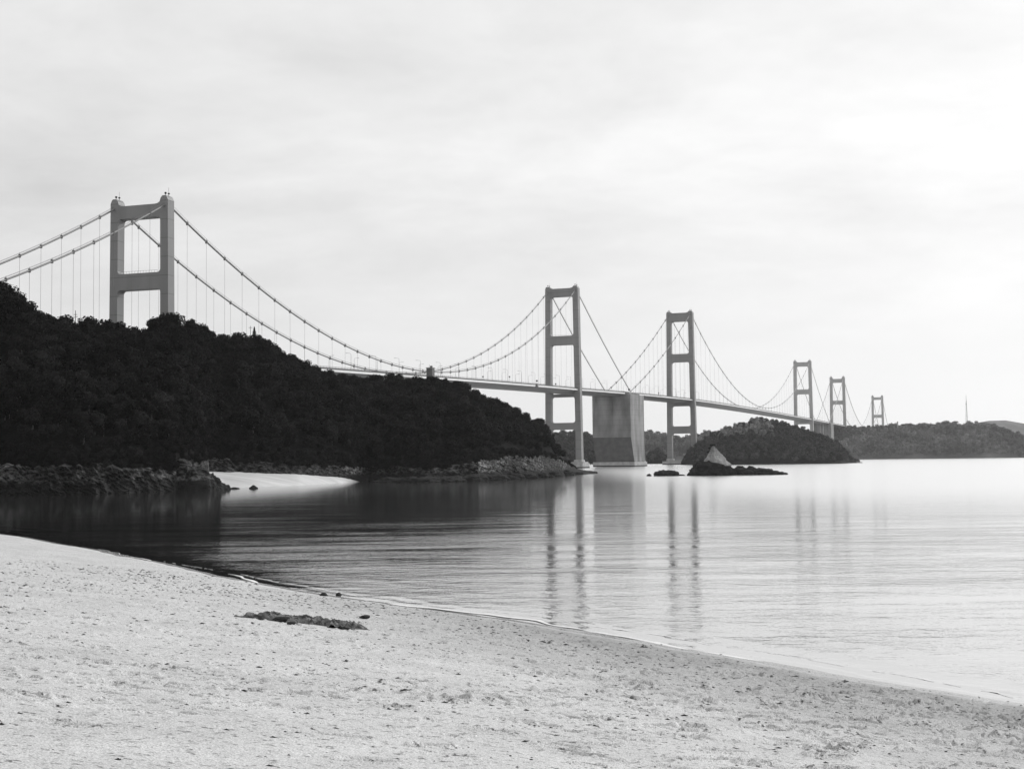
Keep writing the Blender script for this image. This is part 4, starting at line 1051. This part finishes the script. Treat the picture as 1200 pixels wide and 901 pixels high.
# outcrop ending the near cliff, and boulders by the cove
OUT = [(212, 575, 17, 13, 9.5, 'broad dark outcrop under the cliff left of the cove', 'cliff'), (229, 575, 12, 11, 8.6, 'steep pale-topped outcrop at the left edge of the cove beach', 'cliff'), (244, 574.5, 9, 9, 5.2, 'sloping dark outcrop beside the cove beach', 'rock_dark'),
       (256, 574, 5, 4, 2.4, 'black boulder at the left end of the cove waterline', 'rock_dark'), (264, 573.5, 3.4, 3, 1.6, 'smaller black boulder beside the cove waterline', 'rock_dark'), (297, 572.3, 2.8, 2.4, 1.0, 'single black boulder in front of the cove beach', 'rock_dark'), (275, 572.6, 3.5, 1.8, .5, 'flat dark rock at the cove waterline', 'rock_dark')]
M['rock_mix'] = mat('rock_mix', .06, .85, .9, .35, bump=1, bdist=.4, bscale=1.3, stretch=(1, 1, .6), spec=.2, ramp=(.42, .62))
for q, (px, py, w, dpt, h, lab, mt) in enumerate(OUT):
    p = at_z(px, py); o = rock_mesh('boulder', M[mt], w, dpt, h, 40+q, sub=5 if w > 6 else 4, loc=(p[0], p[1]+dpt/2-1, 0), amp=.24, peak=.25 if w > 6 else 0); tag(o, lab, 'rock')
# shelving rocks along the tip of the headland
TIP = [(688, 554.6, 7, .8), (676, 556, 9, 1.8), (664, 557, 10, 2.4), (650, 558, 11, 2.6), (634, 559.3, 12, 2.6), (616, 560.5, 12, 2.4), (598, 561.5, 12, 2.8), (578, 562.7, 14, 2.6), (556, 563.5, 13, 2.5), (530, 564.5, 14, 2.3), (505, 565, 12, 2.2), (480, 565.2, 12, 2.4), (455, 565, 12, 2.0)]
TL = ['at the very tip of the headland', 'second from the tip of the headland', 'third from the tip of the headland']
for q, (px, py, w, h) in enumerate(TIP):
    p = at_z(px, py); o = rock_mesh('shore_rock', M['rock_dark'], w, w*.6, h, 60+q, sub=4, loc=(p[0], p[1]+2.5, 0), amp=.3, rot=random.uniform(-.3, .6))
    if q < 3: tag(o, 'dark shelving rock '+TL[q], 'rock')
    else: tag(o, 'dark shelving rock at the waterline below the headland cliff', 'rock', 'shelving rocks below the headland cliff')

# two stones at the water's edge and the dug-up heap on the sand
for px, py, w, lab in ((379, 697, .55, 'dark stone near the water\'s edge, the left one of a pair'), (397, 697, .5, 'dark stone near the water\'s edge, the right one of a pair')):
    p = sand_hit(px, py+1); rock = rock_mesh('stone', M['stone'], w, w*.8, w*.42, int(px), sub=3, loc=p); tag(rock, lab, 'stone')
def heap():
    p = sand_hit(354, 729.5); pl, prt = sand_hit(280, 729.5), sand_hit(436, 729.5)
    w = (prt[0]-pl[0])*1.55; dpt = 3.4
    nx, ny = 300, 130
    u = np.linspace(-1, 1, nx)[None]; v = np.linspace(-1, 1, ny)[:, None]
    x = p[0]+u*w/2+0*v; y = p[1]+v*dpt/2+0*u
    zb, _ = sand_base(x, y)
    env = smooth(.95, .35, np.abs(v)+.85*fbm(x*1.3, y*1.3, o=3, seed=2))*smooth(.98, .6, np.abs(u)+.15*vnoise(x*1.1, y*1.1, seed=6))
    n = .5+.5*fbm(x*1.1, y*1.1, o=2, seed=91); n2 = fbm(x*2.0, y*2.0, o=4, seed=95, ridged=True)
    z = zb-.22+env*(.18+.24*n+.26*n2)
    o = mesh_np('sand_heap', np.stack([x, y, z], -1).reshape(-1, 3), grid_faces(ny, nx), M['dug_sand'])
    tag(o, 'long churned heap of darker dug sand on the beach', 'sand heap')
    for q, (px, py, s) in enumerate(((330, 725.5, .36), (341, 730, .2), (428, 722, .28))):
        r = sand_hit(px, py+3); c = rock_mesh('hollow_shade_lump', M['stone'], s*1.9, s*1.1, s*.32, 130+q, sub=3, loc=(r[0], r[1], r[2]+.12), amp=.3)  # black lumps added in place of the shade in the heap's hollows
        tag(c, ['largest black lump standing in for a shaded hollow of the heap', 'small black lump standing in for shade at the heap front', 'black lump standing in for shade at the right heap end'][q], 'shade lump')
heap()

# ------------------------------------------------------------------ haze
def haze(density):
    mb = MB(); mb.box((0, 6800, -6), (34000, 17500, 216)); m = bpy.data.materials.new('haze'); m.use_nodes = True; N = m.node_tree.nodes
    N.remove(N['Principled BSDF']); v = N.new('ShaderNodeVolumePrincipled'); v.inputs['Color'].default_value = (.95, .95, .95, 1)
    v.inputs['Density'].default_value = density; v.inputs['Anisotropy'].default_value = .6
    m.node_tree.links.new(v.outputs[0], N['Material Output'].inputs['Volume'])
    o = mb.build('haze', m); tag(o, 'thin pale sea haze over the whole strait', 'haze', kind='stuff')
haze(2.7e-5)

# ------------------------------------------------------------------ light
SUN_EL = 30*D2R; SUN_AZ = 50*D2R          # azimuth clockwise from straight ahead (+Y)
sd = Vector((math.sin(SUN_AZ)*math.cos(SUN_EL), math.cos(SUN_AZ)*math.cos(SUN_EL), math.sin(SUN_EL)))
ld = bpy.data.lights.new('sun', 'SUN'); ld.energy = 1.9; ld.angle = 10*D2R; ld.color = (1, 1, 1)
lo = bpy.data.objects.new('sun', ld); link(lo); lo.rotation_euler = sd.to_track_quat('Z', 'Y').to_euler(); lo.location = (0, 0, 150)
w = bpy.data.worlds.new('World'); SC.world = w; w.use_nodes = True; nt = w.node_tree; N = nt.nodes; L = nt.links
bg = N['Background']; bg.inputs['Strength'].default_value = .1
st = N.new('ShaderNodeTexSky'); st.sky_type = 'NISHITA'; st.sun_disc = False; st.sun_elevation = SUN_EL; st.sun_rotation = SUN_AZ
bw = N.new('ShaderNodeRGBToBW'); L.new(st.outputs[0], bw.inputs[0])
tc = N.new('ShaderNodeTexCoord'); sp = N.new('ShaderNodeSeparateXYZ'); L.new(tc.outputs['Generated'], sp.inputs[0])
def math_(op, a, b=None, c=None):
    n = N.new('ShaderNodeMath'); n.operation = op
    for i, v in enumerate((a, b, c)):
        if v is None: continue
        if isinstance(v, (int, float)): n.inputs[i].default_value = v
        else: L.new(v, n.inputs[i])
    return n.outputs[0]
zc = math_('MAXIMUM', sp.outputs['Z'], 0.0); zz = math_('ADD', zc, .22)
cx = math_('DIVIDE', sp.outputs['X'], zz); cy = math_('DIVIDE', sp.outputs['Y'], zz)
cv = N.new('ShaderNodeCombineXYZ'); L.new(cx, cv.inputs[0]); L.new(cy, cv.inputs[1])
def cl(scale, det, off, ro=.55, dist=0.):
    mp = N.new('ShaderNodeMapping'); mp.inputs['Location'].default_value = off; mp.inputs['Scale'].default_value = (1., 1.2, 1); mp.inputs['Rotation'].default_value = (0, 0, .12)
    L.new(cv.outputs[0], mp.inputs[0]); n = N.new('ShaderNodeTexNoise'); n.inputs['Scale'].default_value = scale; n.inputs['Detail'].default_value = det; n.inputs['Roughness'].default_value = ro; n.inputs['Distortion'].default_value = dist
    L.new(mp.outputs[0], n.inputs[0]); return n.outputs['Fac']
c1 = cl(1.5, 7, (3.2, 1.1, 0), .58, .25); c2 = cl(5.0, 7, (7.7, 2.3, 0), .62, .3)
# brightness towards the veiled sun
dt = N.new('ShaderNodeVectorMath'); dt.operation = 'DOT_PRODUCT'; L.new(tc.outputs['Generated'], dt.inputs[0]); dt.inputs[1].default_value = Vector((.5, .62, .6)).normalized()
dg = N.new('ShaderNodeMapRange'); dg.interpolation_type = 'SMOOTHSTEP'; dg.inputs['From Min'].default_value = .45; dg.inputs['From Max'].default_value = 1.0
dg.inputs['To Min'].default_value = 7.0; dg.inputs['To Max'].default_value = 8.9; L.new(dt.outputs['Value'], dg.inputs['Value'])
cc = math_('ADD', math_('MULTIPLY', math_('SUBTRACT', c1, .5), 5.0), math_('MULTIPLY', math_('SUBTRACT', c2, .5), 1.5))
fade = N.new('ShaderNodeMapRange'); fade.inputs['From Min'].default_value = .03; fade.inputs['From Max'].default_value = .2; L.new(sp.outputs['Z'], fade.inputs['Value'])
cc = math_('MULTIPLY', cc, fade.outputs[0])
tot = math_('ADD', math_('ADD', dg.outputs[0], cc), math_('MULTIPLY', bw.outputs[0], .12))
L.new(tot, bg.inputs['Color'])

# ------------------------------------------------------------------ camera and render settings
cd = bpy.data.cameras.new('camera'); cam = bpy.data.objects.new('camera', cd); link(cam); SC.camera = cam
cd.sensor_width = 36; cd.lens = 36*F/1200; cd.clip_start = .1; cd.clip_end = 40000
R = Matrix(((_r[0], _u[0], -_f[0]), (_r[1], _u[1], -_f[1]), (_r[2], _u[2], -_f[2]))).to_4x4()
cam.matrix_world = Matrix.Translation(CAM)@R
SC.view_settings.view_transform = 'Standard'; SC.view_settings.look = 'None'; SC.view_settings.exposure = 0.0; SC.view_settings.gamma = 1
cy_ = SC.cycles; cy_.max_bounces = 6; cy_.diffuse_bounces = 2; cy_.glossy_bounces = 3; cy_.volume_bounces = 1; cy_.transparent_max_bounces = 4
cy_.use_denoising = True; cy_.sample_clamp_indirect = 4
